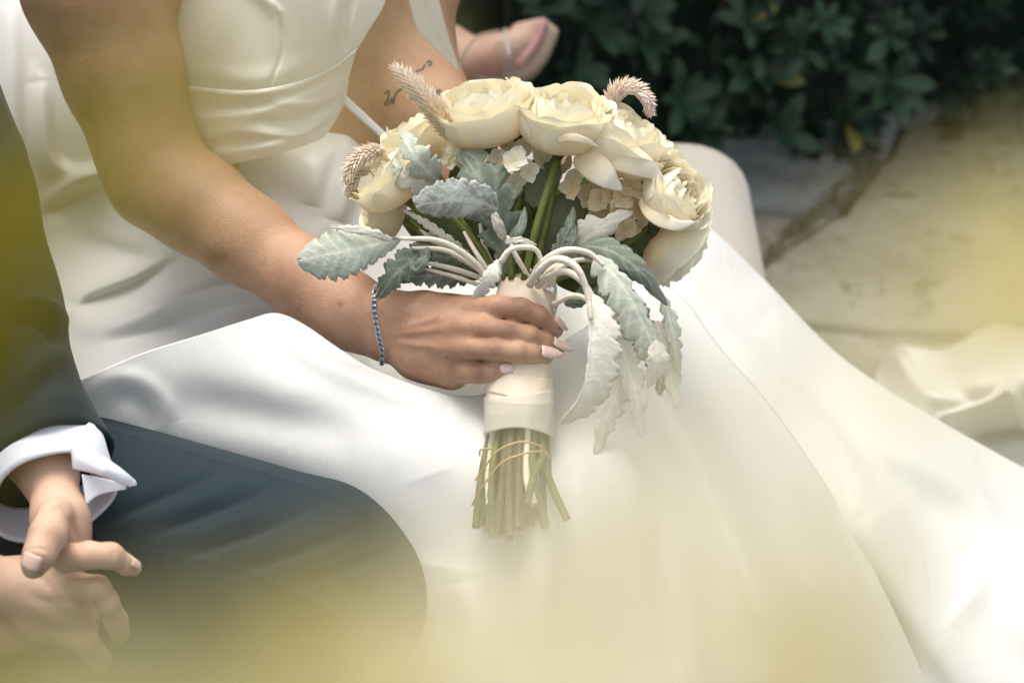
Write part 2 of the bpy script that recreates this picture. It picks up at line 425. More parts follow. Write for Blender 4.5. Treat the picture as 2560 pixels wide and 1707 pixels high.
def vnormals(V, F):
    F = np.asarray(F); n = np.cross(V[F[:, 2]] - V[F[:, 0]], V[F[:, 3]] - V[F[:, 1]]); N = np.zeros_like(V)
    for k in range(4): np.add.at(N, F[:, k], n)
    return N / (np.linalg.norm(N, axis=1)[:, None] + 1e-12)
def push(V, F, folds):
    N = vnormals(V, F); q = topx(V)[:, :2]; front = (N @ RC[:, 2]) > -.1
    d = np.zeros(len(V))
    for f in folds: d += ridge(q, *f)
    return V + N * (d * front)[:, None]
def bvh(V, F): return BVHTree.FromPolygons([tuple(v) for v in V.tolist()], [tuple(f) for f in np.asarray(F).tolist()])
def hit(tree, x, y):
    o = Vector(cam.location); d = (P(x, y, 0) - o).normalized()
    r = tree.ray_cast(o, d); return r[0], r[1]

# ================================================================== SETTING: ground, pavers, hedge
def soil():
    n = 40; xs = np.linspace(-30, 30, n); ys = np.linspace(-8, 60, n)
    X, Y = np.meshgrid(xs, ys); V = np.c_[X.ravel(), Y.ravel(), np.full(n * n, -.035)]
    mobj('ground', V, grid_faces(n, n), M_SOIL, None, kind='structure')
soil()
pave = empty('pavement', G(2100, 700), kind='structure')
def slab(pts, mat, lift=0.0):
    c = [G(x, y) for x, y in pts]; c = np.array([(p.x, p.y) for p in c])
    m = c.mean(0); n = len(c)
    # subdivide the outline, roughen it, bevel the top
    out = []
    for i in range(n):
        a, b = c[i], c[(i + 1) % n]; k = max(3, int(np.linalg.norm(b - a) / .035))
        for t in np.linspace(0, 1, k, endpoint=False): out.append(a + (b - a) * t + rng.normal(0, .0035, 2))
    o = np.array(out); n = len(o); inn = m + (o - m) * .985
    V = np.vstack([np.c_[o, np.full(n, -.04)], np.c_[o, np.full(n, lift - .008)], np.c_[inn, np.full(n, lift)]])
    F = grid_faces(3, n, 0, True) + [tuple(2 * n + i for i in range(n))]
    mobj('paver', V, F, mat, pave, smooth=False)
slab([(1300, 470), (1800, 440), (2205, 398), (2110, 470), (2085, 520), (1300, 512)], M_ST2)
slab([(1300, 530), (2080, 548), (1990, 590), (1790, 735), (1300, 760)], M_ST3)
slab([(2228, 396), (2760, 330), (2760, 838), (2200, 830), (1836, 790), (1812, 754), (2018, 600), (2116, 540)], M_ST1, .003)
slab([(1780, 800), (2200, 842), (2760, 852), (2760, 1250), (1800, 1250)], M_ST1)
slab([(2240, 384), (2300, 240), (2760, 180), (2760, 318)], M_ST1, -.002)
slab([(1300, 458), (1820, 430), (2212, 386), (2285, 238), (1300, 238)], M_ST2)
slab([(1000, 790), (1760, 770), (1780, 1250), (1000, 1250)], M_ST3)
slab([(1000, 1265), (1790, 1265), (1790, 1900), (900, 1900)], M_ST1)
slab([(1805, 1265), (2760, 1265), (2900, 1900), (1805, 1900)], M_ST2)
slab([(300, 240), (1285, 238), (1285, 760), (200, 760)], M_ST1)
slab([(-200, 775), (985, 790), (985, 1250), (-300, 1250)], M_ST2)
# leaf litter in the joint
mb = MB()
for i in range(260):
    t = random.random(); a = Vector((1790, 745)); b = Vector((2215, 395))
    x = 1800 + t * 400 + random.gauss(0, 16); y = 745 - t * 350 + random.gauss(0, 9)
    p = np.array(G(x, y)) + (0, 0, .004); r = random.uniform(.004, .011); an = random.random() * 6.28
    d = np.array([math.cos(an), math.sin(an), random.uniform(-.3, .3)]) * r; e = np.array([-math.sin(an), math.cos(an), .2]) * r * .5
    mb.add([p - d, p + e, p + d, p - e], [(0, 1, 2, 3)])
V, F = mb.get(); mobj('leaf_litter', V, F, M_SOIL, None, kind='stuff', label='dark crumbs of dead leaf in the open joint between pavers', category='leaf litter')

def leaf_geo(L, W, curl=.15, n=6, obov=.62):
    V = []; F = []
    for i in range(n + 1):
        t = i / n; wdt = W * (math.sin(math.pi * t ** (1 / obov * .62)) ** .8 if 0 < t < 1 else .04)
        z = -curl * L * t * t
        V += [(-wdt, L * t, z + wdt * .25), (0, L * t, z), (wdt, L * t, z + wdt * .25)]
    for i in range(n):
        a = i * 3; F += [(a, a + 1, a + 4, a + 3), (a + 1, a + 2, a + 5, a + 4)]
    return np.array(V), F
HL = leaf_geo(.055, .0105, .12, 6, .45)
base_l, base_r = G(1780, 480), G(2700, 325)
bdir = (base_r - base_l).normalized(); bl2 = base_l - bdir * 2.6; bn = Vector((-bdir.y, bdir.x, 0))
hedge = empty('hedge', base_l + bn * .3, label='dark evergreen hedge with whorled paddle shaped leaves beyond the paving', category='hedge')
hm = [mesh('leaf', HL[0], HL[1], True, m_) for m_ in (M_HEDGE, M_HEDGE2, M_HEDGEY)]
def whorl_mats(c, ax, n, sc_):
    z = ax.normalized(); t = z.orthogonal().normalized(); out = []
    a0 = random.random() * 6.28
    for i in range(n):
        a = a0 + i * 2.4; up = random.uniform(.1, .9) if i < n - 2 else 1.6
        d = (Matrix.Rotation(a, 3, z) @ t + z * up).normalized()
        x = d.cross(z).normalized(); nn = x.cross(d).normalized()
        R_ = Matrix((x, d, nn)).transposed().to_4x4()
        out.append(Matrix.Translation(c) @ R_ @ Matrix.Scale(sc_ * random.uniform(.6, 1.35), 4))
    return out
mb = MB(); mb2 = MB(); nparts = 0
whorls = []
for i in range(1150):
    s = random.uniform(0, 5.4); h = random.uniform(.0, 1.0) ** 1.35 * 1.5 + .015 ; dp = abs(random.gauss(0, .10)) + .12 * math.sin(s * 3 + h * 4) ** 2
    lean = .05 + .10 * math.sin(min(1, h / .35) * 1.57)
    c = bl2 + bdir * s + bn * (dp + .02 - lean) + Vector((0, 0, h)); whorls.append((dp, c))
special = [(2225, 205, 1.5), (2120, 300, 1.25), (1890, 180, 1.3), (2010, 120, 1.0), (1870, 60, 1.0), (1620, 110, 1.1), (1480, 60, 1.1), (1950, 330, 1.0), (2060, 60, 1.0), (1700, 250, 1.0), (1440, 170, .9), (2230, 90, 1.0), (1760, 330, .9), (1600, 20, 1.0), (1350, 20, 1.0)]
pl_n = bn
def on_hedge(x, y, off):
    o = Vector(cam.location); d = (P(x, y, 0) - o); p0 = base_l + bn * off
    return o + d * (((p0 - o).dot(bn)) / d.dot(bn))
def pxin(c):
    q = topx(np.array([c]))[0]; return 1150 < q[0] < 2600 and -40 < q[1] < 460
cand = [(c, 1.0, 0) for dp, c in sorted(whorls, key=lambda a: a[0]) if pxin(c)][:22]
for x, y, s_ in special: cand.append((on_hedge(x, y, -.06), s_, 1))
for c, s_, kind_ in cand:
    ax = (Vector((0, 0, .55)) - bn + Vector((random.gauss(0, .3), 0, random.gauss(0, .3))))
    for i, M_ in enumerate(whorl_mats(c, ax, 9 if kind_ else 6, s_)):
        if nparts >= 290: break
        nparts += 1
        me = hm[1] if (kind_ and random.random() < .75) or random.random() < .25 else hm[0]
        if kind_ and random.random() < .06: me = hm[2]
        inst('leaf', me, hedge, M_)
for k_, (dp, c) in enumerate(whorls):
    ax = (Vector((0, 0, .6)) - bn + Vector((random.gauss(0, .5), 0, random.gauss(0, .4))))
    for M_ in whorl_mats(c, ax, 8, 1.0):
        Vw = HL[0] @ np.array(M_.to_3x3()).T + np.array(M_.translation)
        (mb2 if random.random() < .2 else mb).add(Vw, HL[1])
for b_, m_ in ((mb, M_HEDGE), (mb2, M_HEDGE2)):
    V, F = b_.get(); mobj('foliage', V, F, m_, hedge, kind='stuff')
mb = MB()
for i in range(70):
    s = random.uniform(0, 5.4); b0 = np.array(bl2 + bdir * s + bn * random.uniform(.15, .3)); t0 = b0 + np.array([random.gauss(0, .1), random.gauss(0, .05), random.uniform(.5, 1.4)])
    V, F = tube_geo(crom([b0, (b0 + t0) / 2 + rng.normal(0, .03, 3), t0], 8), .006, 5); mb.add(V, F)
V, F = mb.get(); mobj('twigs', V, F, M_BARK, hedge, kind='stuff')
# dense inner mass of the hedge
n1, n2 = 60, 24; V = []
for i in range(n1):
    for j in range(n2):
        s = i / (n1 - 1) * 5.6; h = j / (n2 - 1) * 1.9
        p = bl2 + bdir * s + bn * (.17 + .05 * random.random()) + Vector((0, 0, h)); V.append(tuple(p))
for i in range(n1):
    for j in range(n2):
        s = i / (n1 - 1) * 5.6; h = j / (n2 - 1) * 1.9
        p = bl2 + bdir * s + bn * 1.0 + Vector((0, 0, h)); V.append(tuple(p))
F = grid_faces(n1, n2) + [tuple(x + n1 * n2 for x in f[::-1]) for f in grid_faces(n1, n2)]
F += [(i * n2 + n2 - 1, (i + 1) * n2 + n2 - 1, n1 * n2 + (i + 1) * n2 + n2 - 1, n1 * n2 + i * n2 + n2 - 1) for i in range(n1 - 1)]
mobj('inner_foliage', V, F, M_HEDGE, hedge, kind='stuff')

# ================================================================== BENCH
bench = empty('upholstered_bench', (-.45, 2.65, 0), label='beige linen bench end with a rounded seat edge behind the cream roses', category='bench')
def rbox(x0, x1, y0, y1, z0, z1, r, n=6):
    V = []; prof = []
    for i in range(n + 1):
        a = i / n * math.pi / 2; prof.append((r * (1 - math.cos(a)), z1 - r + r * math.sin(a)))
    prof = [(r * .3, z0), (0, z0 + r * .3)] + prof
    ring = []
    def loop(ins):
        o = []; rr = max(.005, r * 1.6 - ins)
        for cx, cy, a0 in ((x1 - ins - rr, y1 - ins - rr, 0), (x0 + ins + rr, y1 - ins - rr, 90), (x0 + ins + rr, y0 + ins + rr, 180), (x1 - ins - rr, y0 + ins + rr, 270)):
            for k in range(9):
                a = rad(a0 + k * 90 / 8); o.append((cx + rr * math.cos(a), cy + rr * math.sin(a)))
        return o
    for ins, z in prof: V += [(x, y, z) for x, y in loop(ins)]
    m = 36; F = grid_faces(len(prof), m, 0, True); F += [tuple((len(prof) - 1) * m + i for i in range(m)), tuple(range(m))[::-1]]
    return V, F
xr = G(1850, 470, .36).x
BY0, BY1 = 2.40, 2.87
V, F = rbox(-1.3, xr, BY0, BY1, .345, .462, .055); mobj('seat_cushion', V, F, M_LINEN, bench)
V, F = rbox(-1.29, xr - .004, BY0 + .01, BY1 - .01, .12, .342, .012); mobj('base_rail', V, F, M_LINEN, bench)
for x, y in ((-1.24, BY0 + .05), (-1.24, BY1 - .05), (xr - .05, BY0 + .05), (xr - .05, BY1 - .05)):
    V, F = tube_geo([(x, y, 0), (x, y, .12)], [.018, .025], 12); mobj('leg', V, F, M_WOOD, bench)

# ================================================================== GUEST FOOT beyond
guest = empty('person', P(1180, 160, -1.05), label='bare sandalled foot of a guest beyond the bride\'s arm', category='person')
GZ = -1.0
pr = chain([(820, -60, GZ, 58), (1000, 50, GZ, 52), (1120, 115, GZ, 46)], .03) + chain([(1150, 160, GZ + .02, 42), (1240, 140, GZ + .03, 42), (1310, 106, GZ + .03, 34)], .03)
pr += chain([(1080, 110, GZ, 50), (1190, 160, GZ, 46)], .03)
for tx, ty, r in ((1352, 62, 17), (1345, 92, 14), (1337, 112, 13), (1328, 132, 12), (1318, 152, 12)):
    pr += chain([(1300, ty + 14, GZ + .03, 20), (tx, ty, GZ + .03, r)], .012)
V, F = sdf_mesh(pr, .004)
q = topx(V); kn = np.clip(np.exp(-((q[:, 0] - 1210) ** 2 + (q[:, 1] - 170) ** 2) / 40 ** 2), 0, 1)
mobj('body', V, F, M_SKINF, guest, attrs={'knuckle': kn * .4})
def bar(name, pts, wv, dv, mat, parent, m=16):
    p = PW(crom(pts, m)); a = np.array(wv); b = np.array(dv)
    V = np.vstack([np.stack([x - a - b, x + a - b, x + a + b, x - a + b]) for x in p]); F = grid_faces(m, 4, 0, True) + [(0, 1, 2, 3)[::-1], tuple((m - 1) * 4 + i for i in range(4))]
    o = mobj(name, V, F, mat, parent); o.modifiers.new('b', 'BEVEL').width = .002; return o
bar('sandal_sole', [(1200, 208, GZ), (1290, 190, GZ), (1345, 140, GZ), (1378, 70, GZ)], DV(.010, -.008, 0), DV(0, 0, .04), M_SOLE, guest)
bar('insole', [(1290, 172, GZ + .005), (1335, 122, GZ + .005), (1362, 58, GZ + .005)], DV(.004, -.003, 0), DV(0, 0, .043), M_PINK, guest)
tube('sandal_strap', [(1262, 195, GZ + .05), (1272, 140, GZ + .12), (1262, 75, GZ + .06)], 7, M_LINEN, guest)
tube('sandal_strap', [(1150, 150, GZ + .10), (1190, 95, GZ + .10), (1245, 78, GZ + .06)], 5, M_SOLE, guest)

# ================================================================== BRIDE
bride = empty('person', P(620, 640, -.35), label='bride in an ivory satin dress holding the bouquet in her lap', category='person')
H = 0.0
pr = []
# torso core inside the dress
pr += chain([(690, -120, -.32, 300), (680, 200, -.34, 250), (680, 430, -.36, 290), (720, 620, -.38, 300)], .05)
# near arm
pr += chain([(250, -230, -.15, 188), (245, -40, -.16, 186), (312, 190, -.17, 148), (360, 350, -.17, 122), (395, 445, -.165, 116)], .02)
pr += chain([(395, 445, -.165, 114), (500, 515, -.14, 110), (620, 600, -.115, 98), (760, 700, -.085, 87), (870, 775, -.06, 80), (965, 832, -.04, 73)], .03)
pr += chain([(640, -200, -.27, 240), (330, -250, -.18, 190)], .06)
# wrist and back of the hand (flattened by fanning thin bones)
wr = (985, 842, -.035)
for b_, r0, r1 in (((1172, 775, .018), 52, 33), ((1136, 822, .024), 56, 34), ((1126, 872, .022), 54, 34), ((1135, 922, .012), 44, 33)):
    pr += chain([(985, 815 + (b_[1] - 850) * .42, -.035, r0), (1060, 832 + (b_[1] - 850) * .7, -.012, 44), (b_[0], b_[1], b_[2] - .004, r1)], .016)
pr += chain([(1010, 800, -.04, 46), (1120, 790, -.03, 40), (1200, 770, -.03, 34)], .02)   # web towards the thumb, behind
pr += chain([(1040, 900, -.02, 46), (1130, 935, -.008, 38)], .02)
# fingers
K = .0032
idx = [(1165, 776, .016, 31), (1240, 767, .034, 29), (1302, 773, .042, 28.5), (1345, 790, .037, 26), (1374, 813, .026, 23), (1388, 826, .018, 20)]
mid = [(1130, 820, .022, 30), (1205, 819, .040, 28.5), (1272, 828, .048, 28), (1320, 840, .046, 26.5), (1358, 855, .037, 25), (1392, 872, .021, 20)]
rng_ = [(1124, 870, .020, 30), (1185, 871, .040, 28), (1240, 874, .051, 28), (1290, 880, .055, 26.5), (1326, 884, .050, 25), (1366, 890, .036, 20)]
pky = [(1135, 924, .010, 31), (1168, 929, .026, 28.5), (1198, 932, .035, 27), (1225, 929, .040, 25.5), (1245, 926, .043, 24.5), (1268, 921, .043, 20.5)]
pr += chain([(1060, 860, -.03, 60), (1180, 850, -.03, 52), (1250, 855, -.035, 36)], .01)
for f_ in (idx, mid, rng_, pky):
    ch = chain(f_, .006); ch[0] = ch[0][:4] + (.008, '+'); 
    # joining rule: first bone blends with the palm, the rest only softly with their neighbours
    pr += [c[:4] + ((.009 if i == 0 else K), '+') for i, c in enumerate(ch)]
# thumb wraps behind the ribbon
pr += [c[:4] + (.01, '+') for c in chain([(1120, 785, -.035, 36), (1210, 800, -.062, 30), (1290, 830, -.065, 27), (1350, 850, -.06, 22)])]
# far arm
pr += chain([(1030, -200, -.335, 140), (1010, -60, -.34, 128), (1005, 150, -.33, 122), (1060, 270, -.30, 108), (1200, 430, -.24, 84), (1290, 520, -.20, 70)], .03)
pr += chain([(760, -200, -.31, 240), (1030, -230, -.33, 150)], .06)
# creases between fingers and at the joints (shallow cuts)
V, F = sdf_mesh(pr, .0015)
q = topx(V)
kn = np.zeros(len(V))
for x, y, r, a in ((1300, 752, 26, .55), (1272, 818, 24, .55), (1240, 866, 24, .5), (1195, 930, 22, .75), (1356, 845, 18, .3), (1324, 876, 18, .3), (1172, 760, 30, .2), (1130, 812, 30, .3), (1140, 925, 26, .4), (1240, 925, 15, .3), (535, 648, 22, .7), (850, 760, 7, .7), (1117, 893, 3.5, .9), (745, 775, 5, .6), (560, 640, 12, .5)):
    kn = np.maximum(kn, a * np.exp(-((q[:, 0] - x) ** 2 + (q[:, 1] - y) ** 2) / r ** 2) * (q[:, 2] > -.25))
V = push(V, F, [([(1140, 775), (1060, 805), (990, 825)], 12, .0022, 0, .6), ([(1110, 820), (1040, 830), (980, 838)], 10, .0020, 0, .6), ([(1105, 870), (1040, 862), (985, 855)], 10, .0016, 0, .6),
                ([(470, 395), (500, 378), (530, 395)], 12, -.0020, 0, .6), ([(1008, 785), (1000, 830), (990, 880)], 4, -.0008, 0, .6), ([(1022, 782), (1014, 820), (1006, 850)], 4, -.0007, 0, .6), ([(700, 560), (820, 650), (950, 760)], 30, .0016, 0, .6)] +
                [([(x, yt), (x + 2.5, (yt + yb) / 2), (x, yb)], 3.4, -.0007, 0, .3) for x, yt, yb in ((1354, 834, 876), (1346, 830, 872), (1323, 864, 906), (1315, 862, 906), (1278, 806, 850), (1268, 806, 848), (1260, 808, 848), (1244, 852, 898), (1236, 852, 896), (1229, 856, 894), (1306, 748, 796), (1297, 746, 794), (1240, 906, 946), (1202, 912, 954), (1195, 912, 954))] +
                [([(1222, 788), (1262, 794), (1310, 806)], 5, -.0012, 0, .4), ([(1160, 850), (1220, 844), (1300, 856)], 5, -.0012, 0, .4)])
mobj('body', V, F, M_SKIN, bride, attrs={'knuckle': kn})
T_BODY = bvh(V, F)

# fingernails
def nail(tree, base, tip, wd, nrm, mat, parent, lift=.0005, almond=1.6):
    b0, t0 = P(*base), P(*tip); d = (t0 - b0); L = d.length; d.normalize(); n_ = DV(*nrm); n_ = (n_ - d * n_.dot(d)).normalized(); s_ = d.cross(n_)
    V = []; nu, nv = 10, 7
    for i in range(nu):
        t = i / (nu - 1); ww = wd * S * (1 - .35 * (1 - min(1, t / .12)) ** 2) * (1 - max(0, t - .45) ** almond * 1.9) if t < .999 else wd * S * .12
        for j in range(nv):
            u = j / (nv - 1) * 2 - 1
            p = b0 + d * (L * t) + s_ * (ww * math.sin(u * 1.25) / math.sin(1.25)) + n_ * (wd * S * (.62 * (math.cos(u * 1.25) - .3) - .35 * (t - .4) ** 2) + lift)
            V.append(tuple(p))
    o = mobj('fingernail', V, grid_faces(nu, nv), mat, parent); md = o.modifiers.new('t', 'SOLIDIFY'); md.thickness = .0007; return o
nail(T_BODY, (1386, 792, .031), (1417, 826, .019), 14, (.75, .35, .55), M_NAIL, bride)
nail(T_BODY, (1382, 851, .039), (1431, 878, .025), 16, (.20, .62, .76), M_NAIL, bride)
nail(T_BODY, (1352, 876, .054), (1408, 888, .041), 17, (.02, .45, .88), M_NAIL, bride)
nail(T_BODY, (1250, 921, .0525), (1285, 920, .0515), 13, (.05, .30, .95), M_NAIL, bride, almond=3.5)

# tattoos on the far arm
def skinline(pts, wd, m=30):
    p = crom(pts, m); V = []
    for i in range(m):
        t = p[min(i + 1, m - 1)] - p[max(i - 1, 0)]; t = t / (np.linalg.norm(t) + 1e-9); n_ = np.array([-t[1], t[0]]) * wd
        for s_ in (-1, 1):
            h, hn = hit(T_BODY, *(p[i] + s_ * n_)); V.append(tuple(h + hn * .0006) if h else tuple(P(*p[i], -.3)))
    return V, grid_faces(m, 2)
mb = MB()
for pts in ([(962, 236), (972, 228), (970, 250), (962, 258), (968, 262), (978, 250)], [(978, 250), (984, 246), (986, 256), (978, 260), (984, 250), (992, 232), (1004, 222), (1010, 212)],
            [(1010, 212), (1016, 214), (1022, 204)], [(1030, 190), (1040, 180), (1046, 176)], [(1046, 176), (1056, 174), (1062, 162)], [(1066, 158), (1072, 154), (1078, 160), (1070, 166)], [(1090, 232), (1098, 226), (1106, 240), (1100, 256), (1090, 246), (1094, 234), (1100, 242)]):
    V, F = skinline(pts, 2.4); mobj('tattoo_stroke', V, F, M_TAT, bride)
V, F = skinline([(1098, 232), (1098, 256)], 8); mobj('tattoo_mark', V, F, M_TAT, bride)

# ---- dress
def z_hip(q): return tps([(0, 0, -.42), (0, 500, -.40), (60, 900, -.28), (300, 0, -.40), (250, 600, -.36), (450, 820, -.22), (640, 640, -.20), (700, 500, -.20), (900, 420, -.24), (980, 600, -.22), (700, 820, -.15), (560, 400, -.24), (700, 380, -.20), (820, 340, -.24), (950, 900, -.14), (150, 1000, -.16), (960, 260, -.38), (1000, 350, -.34), (1250, 700, -.20)])(q)
hipfolds = [
    ([(180, 790), (230, 812), (330, 795), (470, 735), (640, 700), (760, 760)], 30, .035, .35, .4),
    ([(182, 770), (215, 735), (330, 690), (420, 640)], 22, .022, -.3, .5),
    ([(200, 590), (330, 640), (470, 670)], 34, -.009, .3, .6),
    ([(120, 500), (220, 440), (330, 420)], 26, .018, .3, .6), ([(110, 540), (230, 470), (270, 440)], 18, -.012, 0, .6),
    ([(100, 200), (130, 400), (240, 450)], 26, .016, .3, .5), ([(20, 0), (35, 300), (30, 500)], 30, .012, 0, .3),
    ([(600, 450), (660, 540), (800, 620)], 50, .012, 0, .6), ([(860, 300), (880, 420), (850, 560)], 30, .018, .4, .5),
    ([(840, 330), (800, 420), (780, 520)], 30, .010, .2, .6), ([(920, 290), (960, 400), (940, 500)], 22, .014, .4, .5),
    ([(420, 900), (600, 830), (720, 800)], 40, .010, 0, .6), ([(250, 860), (400, 820), (560, 790)], 34, -.008, 0, .6)]
q = coons([(-60, -80), (400, -80), (560, 300), (700, 360), (830, 300), (900, 230)], [(-60, 1150), (500, 1180), (1000, 1150), (1500, 1000)], [(-60, -80), (-60, 1150)], [(900, 230), (985, 330), (1200, 560), (1500, 1000)], 230, 210)
sheet('skirt_hip', q, 230, 210, z_hip, M_SATIN, bride, hipfolds)

zb = tps([(430, -80, -.17), (700, -80, -.10), (960, -80, -.21), (430, 120, -.17), (680, 120, -.105), (900, 120, -.20), (470, 260, -.18), (680, 260, -.115), (860, 260, -.22)])
q = coons([(400, -90), (700, -100), (985, -90)], [(455, 215), (520, 224), (620, 230), (720, 214), (820, 178), (888, 130)], [(400, -90), (440, 60), (455, 215)], [(985, -90), (960, 10), (925, 70), (888, 130)], 120, 80)
sheet('bodice', q, 120, 80, zb, M_BODICE, bride, [([(690, 20), (705, 120), (670, 225)], 5, -.003, 0, .3), ([(600, -60), (690, 20), (705, 40)], 14, .006, .5, .5), ([(860, 140), (860, 60), (880, -20)], 10, -.012, .2, .4), ([(500, 180), (640, 200), (800, 150)], 26, .004, 0, .6), ([(850, -80), (840, 20), (835, 90)], 16, .010, 0, .4)])
zw = tps([(460, 215, -.168), (680, 215, -.100), (890, 130, -.190), (520, 400, -.18), (690, 395, -.115), (830, 330, -.20), (860, 240, -.21)])
q = coons([(455, 212), (520, 221), (620, 227), (720, 211), (820, 175), (890, 124)], [(500, 418), (560, 414), (690, 385), (780, 356), (812, 338), (838, 300)], [(455, 212), (470, 310), (500, 418)], [(890, 124), (872, 190), (862, 250), (838, 300)], 150, 80)
sheet('waistband', q, 150, 80, zw, M_BODICE, bride, [([(478, 226), (620, 236), (760, 208), (880, 136)], 10, .004, 0, .2), ([(480, 300), (600, 290), (700, 265), (860, 200)], 20, .0050, .4, .5), ([(500, 345), (600, 330), (740, 335), (840, 280)], 16, .0055, -.4, .5), ([(490, 270), (640, 262), (740, 245)], 14, -.0035, 0, .6),
    ([(640, 300), (740, 300), (840, 240)], 16, -.0045, .2, .6), ([(520, 385), (640, 372), (800, 330)], 16, .0045, .3, .4), ([(660, 250), (780, 262), (860, 225)], 12, .005, 0, .6)])
sheet('side_ribbon', coons([(862, 236), (985, 352)], [(858, 262), (960, 352)], [(862, 236), (858, 262)], [(985, 352), (960, 352)], 20, 4), 20, 4, lambda q: np.full(len(q), -.20), M_SATIN, bride)
zl_c = [(180, 950, .0), (400, 860, -.02), (690, 780, -.03), (800, 860, -.02), (960, 940, .00), (1140, 990, .005), (1300, 930, -.04), (1450, 840, -.09), (1640, 700, -.235),
        (700, 1000, .01), (1000, 1130, .045), (1270, 1150, .05), (1250, 1400, .075), (1250, 1720, .10), (700, 1300, -.03), (300, 1300, -.08), (200, 1700, -.16), (600, 1700, -.14), (1600, 1150, .02), (1650, 1500, .06), (1650, 1720, .09),
        (1790, 860, -.212), (1960, 1050, -.208), (2150, 1350, -.195), (2330, 1740, -.185), (2000, 1500, -.03), (1850, 1250, -.06)]
zl = tps(zl_c)
q = coons([(190, 955), (350, 885), (500, 838), (620, 800), (690, 784), (760, 812), (860, 880), (960, 935), (1140, 990), (1260, 965), (1400, 860), (1540, 770), (1650, 700)],
          [(190, 1760), (800, 1780), (1600, 1780), (2350, 1780)], [(190, 955), (170, 1300), (190, 1760)], [(1650, 700), (1720, 760), (1800, 870), (1960, 1060), (2150, 1360), (2350, 1780)], 300, 220)
sheet('skirt_front', q, 300, 220, zl, M_SATIN, bride, [
    ([(225, 1010), (270, 950), (350, 950), (410, 1000), (440, 1060)], 34, .004, .3, .5), ([(230, 1060), (290, 995), (350, 1010), (380, 1080)], 36, -.005, 0, .5),
    ([(420, 1000), (560, 1020), (760, 1060), (900, 1090)], 60, -.012, 0, .6), ([(690, 800), (780, 880), (960, 965), (1130, 1015)], 26, .009, .5, .5),
    ([(1080, 1180), (1120, 1300), (1100, 1420)], 70, -.006, 0, .6), ([(1420, 820), (1560, 1060), (1700, 1500), (1760, 1760)], 60, .020, .3, .4),
    ([(1560, 820), (1720, 1100), (1900, 1500), (2000, 1760)], 55, .022, -.3, .4), ([(1640, 760), (1800, 980), (2050, 1360), (2200, 1740)], 60, .012, .2, .3),
    ([(1330, 1100), (1360, 1400), (1330, 1760)], 55, .022, .3, .4), ([(1500, 900), (1620, 1200), (1700, 1700)], 45, -.018, 0, .5), ([(1150, 1450), (1180, 1600), (1160, 1760)], 40, .012, 0, .4)])
zo = tps([(1400, 560, -.32), (1760, 560, -.34), (1900, 690, -.36), (2100, 880, -.40), (2600, 1180, -.46), (1650, 760, -.25), (1850, 950, -.22), (2200, 1250, -.22), (2600, 1500, -.24), (2000, 1700, -.22), (2600, 1800, -.18), (1400, 900, -.24), (1500, 1800, -.2)])
q = coons([(1300, 520), (1560, 500), (1740, 548), (1900, 690), (2100, 890), (2330, 1040), (2640, 1215)], [(1300, 1400), (1900, 1800), (2640, 1800)], [(1300, 520), (1300, 1400)], [(2640, 1215), (2640, 1800)], 240, 160)
sheet('skirt_side', q, 240, 160, zo, M_SATIN, bride, [
    ([(1690, 690), (1850, 860), (2050, 1060), (2150, 1180)], 46, .018, .4, .4), ([(1780, 800), (1960, 960), (2200, 1180), (2560, 1420)], 70, -.018, 0, .3),
    ([(1900, 780), (2200, 1010), (2600, 1260)], 80, .012, .3, .4), ([(2100, 1080), (2300, 1150), (2440, 1240), (2490, 1360)], 50, .014, .3, .5),
    ([(2370, 1570), (2440, 1460), (2500, 1330)], 30, .007, .3, .6), ([(2150, 1280), (2300, 1560), (2450, 1780)], 60, .012, -.3, .4), ([(2240, 1250), (2410, 1500), (2600, 1740)], 70, -.012, 0, .4), ([(2500, 1300), (2560, 1480), (2620, 1640)], 40, .008, 0, .5)])
# train lying on the paving at the right
def gz(x, y, h): return topx(np.array([G(x, y, h)]))[0][2]
zt_p = [(x, y, gz(x, y, h)) for x, y, h in ((2190, 925, .02), (2260, 860, .10), (2360, 870, .09), (2470, 815, .12), (2620, 840, .12), (2300, 1000, .10), (2450, 960, .13), (2450, 1080, .03), (2620, 1060, .05), (2620, 940, .14), (2200, 1200, .05), (2620, 1300, .04))]
q = coons([(2192, 930), (2240, 868), (2300, 868), (2370, 872), (2450, 828), (2520, 812), (2640, 850)], [(2200, 1180), (2400, 1210), (2640, 1230)], [(2192, 930), (2180, 1060), (2200, 1180)], [(2640, 850), (2640, 1230)], 120, 70)
sheet('train', q, 120, 70, tps(zt_p), M_SATIN, bride, [([(2235, 880), (2300, 960), (2420, 1010)], 20, .020, .4, .5), ([(2350, 1040), (2470, 1000), (2520, 960)], 16, .05, .5, .5), ([(2520, 960), (2550, 1040), (2560, 1080)], 14, .05, -.4, .5), ([(2420, 1095), (2520, 1080), (2620, 1060)], 16, -.05, 0, .4)])
q = coons([(1842, 640), (1868, 608)], [(1900, 720), (1908, 706)], [(1842, 640), (1900, 720)], [(1868, 608), (1885, 650), (1908, 706)], 10, 16)
sheet('train_fold', q, 10, 16, lambda q: np.array([gz(x, y, max(.01, .10 - (y - 608) * .0008)) for x, y in q]), M_SATIN, bride)
# sheer cape edge and veil
q = coons([(1012, -60), (1085, -60)], [(1146, 176), (1150, 182)], [(1012, -60), (1032, 40), (1060, 95), (1146, 176)], [(1085, -60), (1112, 60), (1150, 182)], 16, 40)
sheet('sheer_cape', q, 16, 40, lambda q: -.18 - (q[:, 1]) * .0002, M_SHEER, bride, [([(1040, -40), (1080, 60), (1130, 150)], 10, .006, 0, .4)])

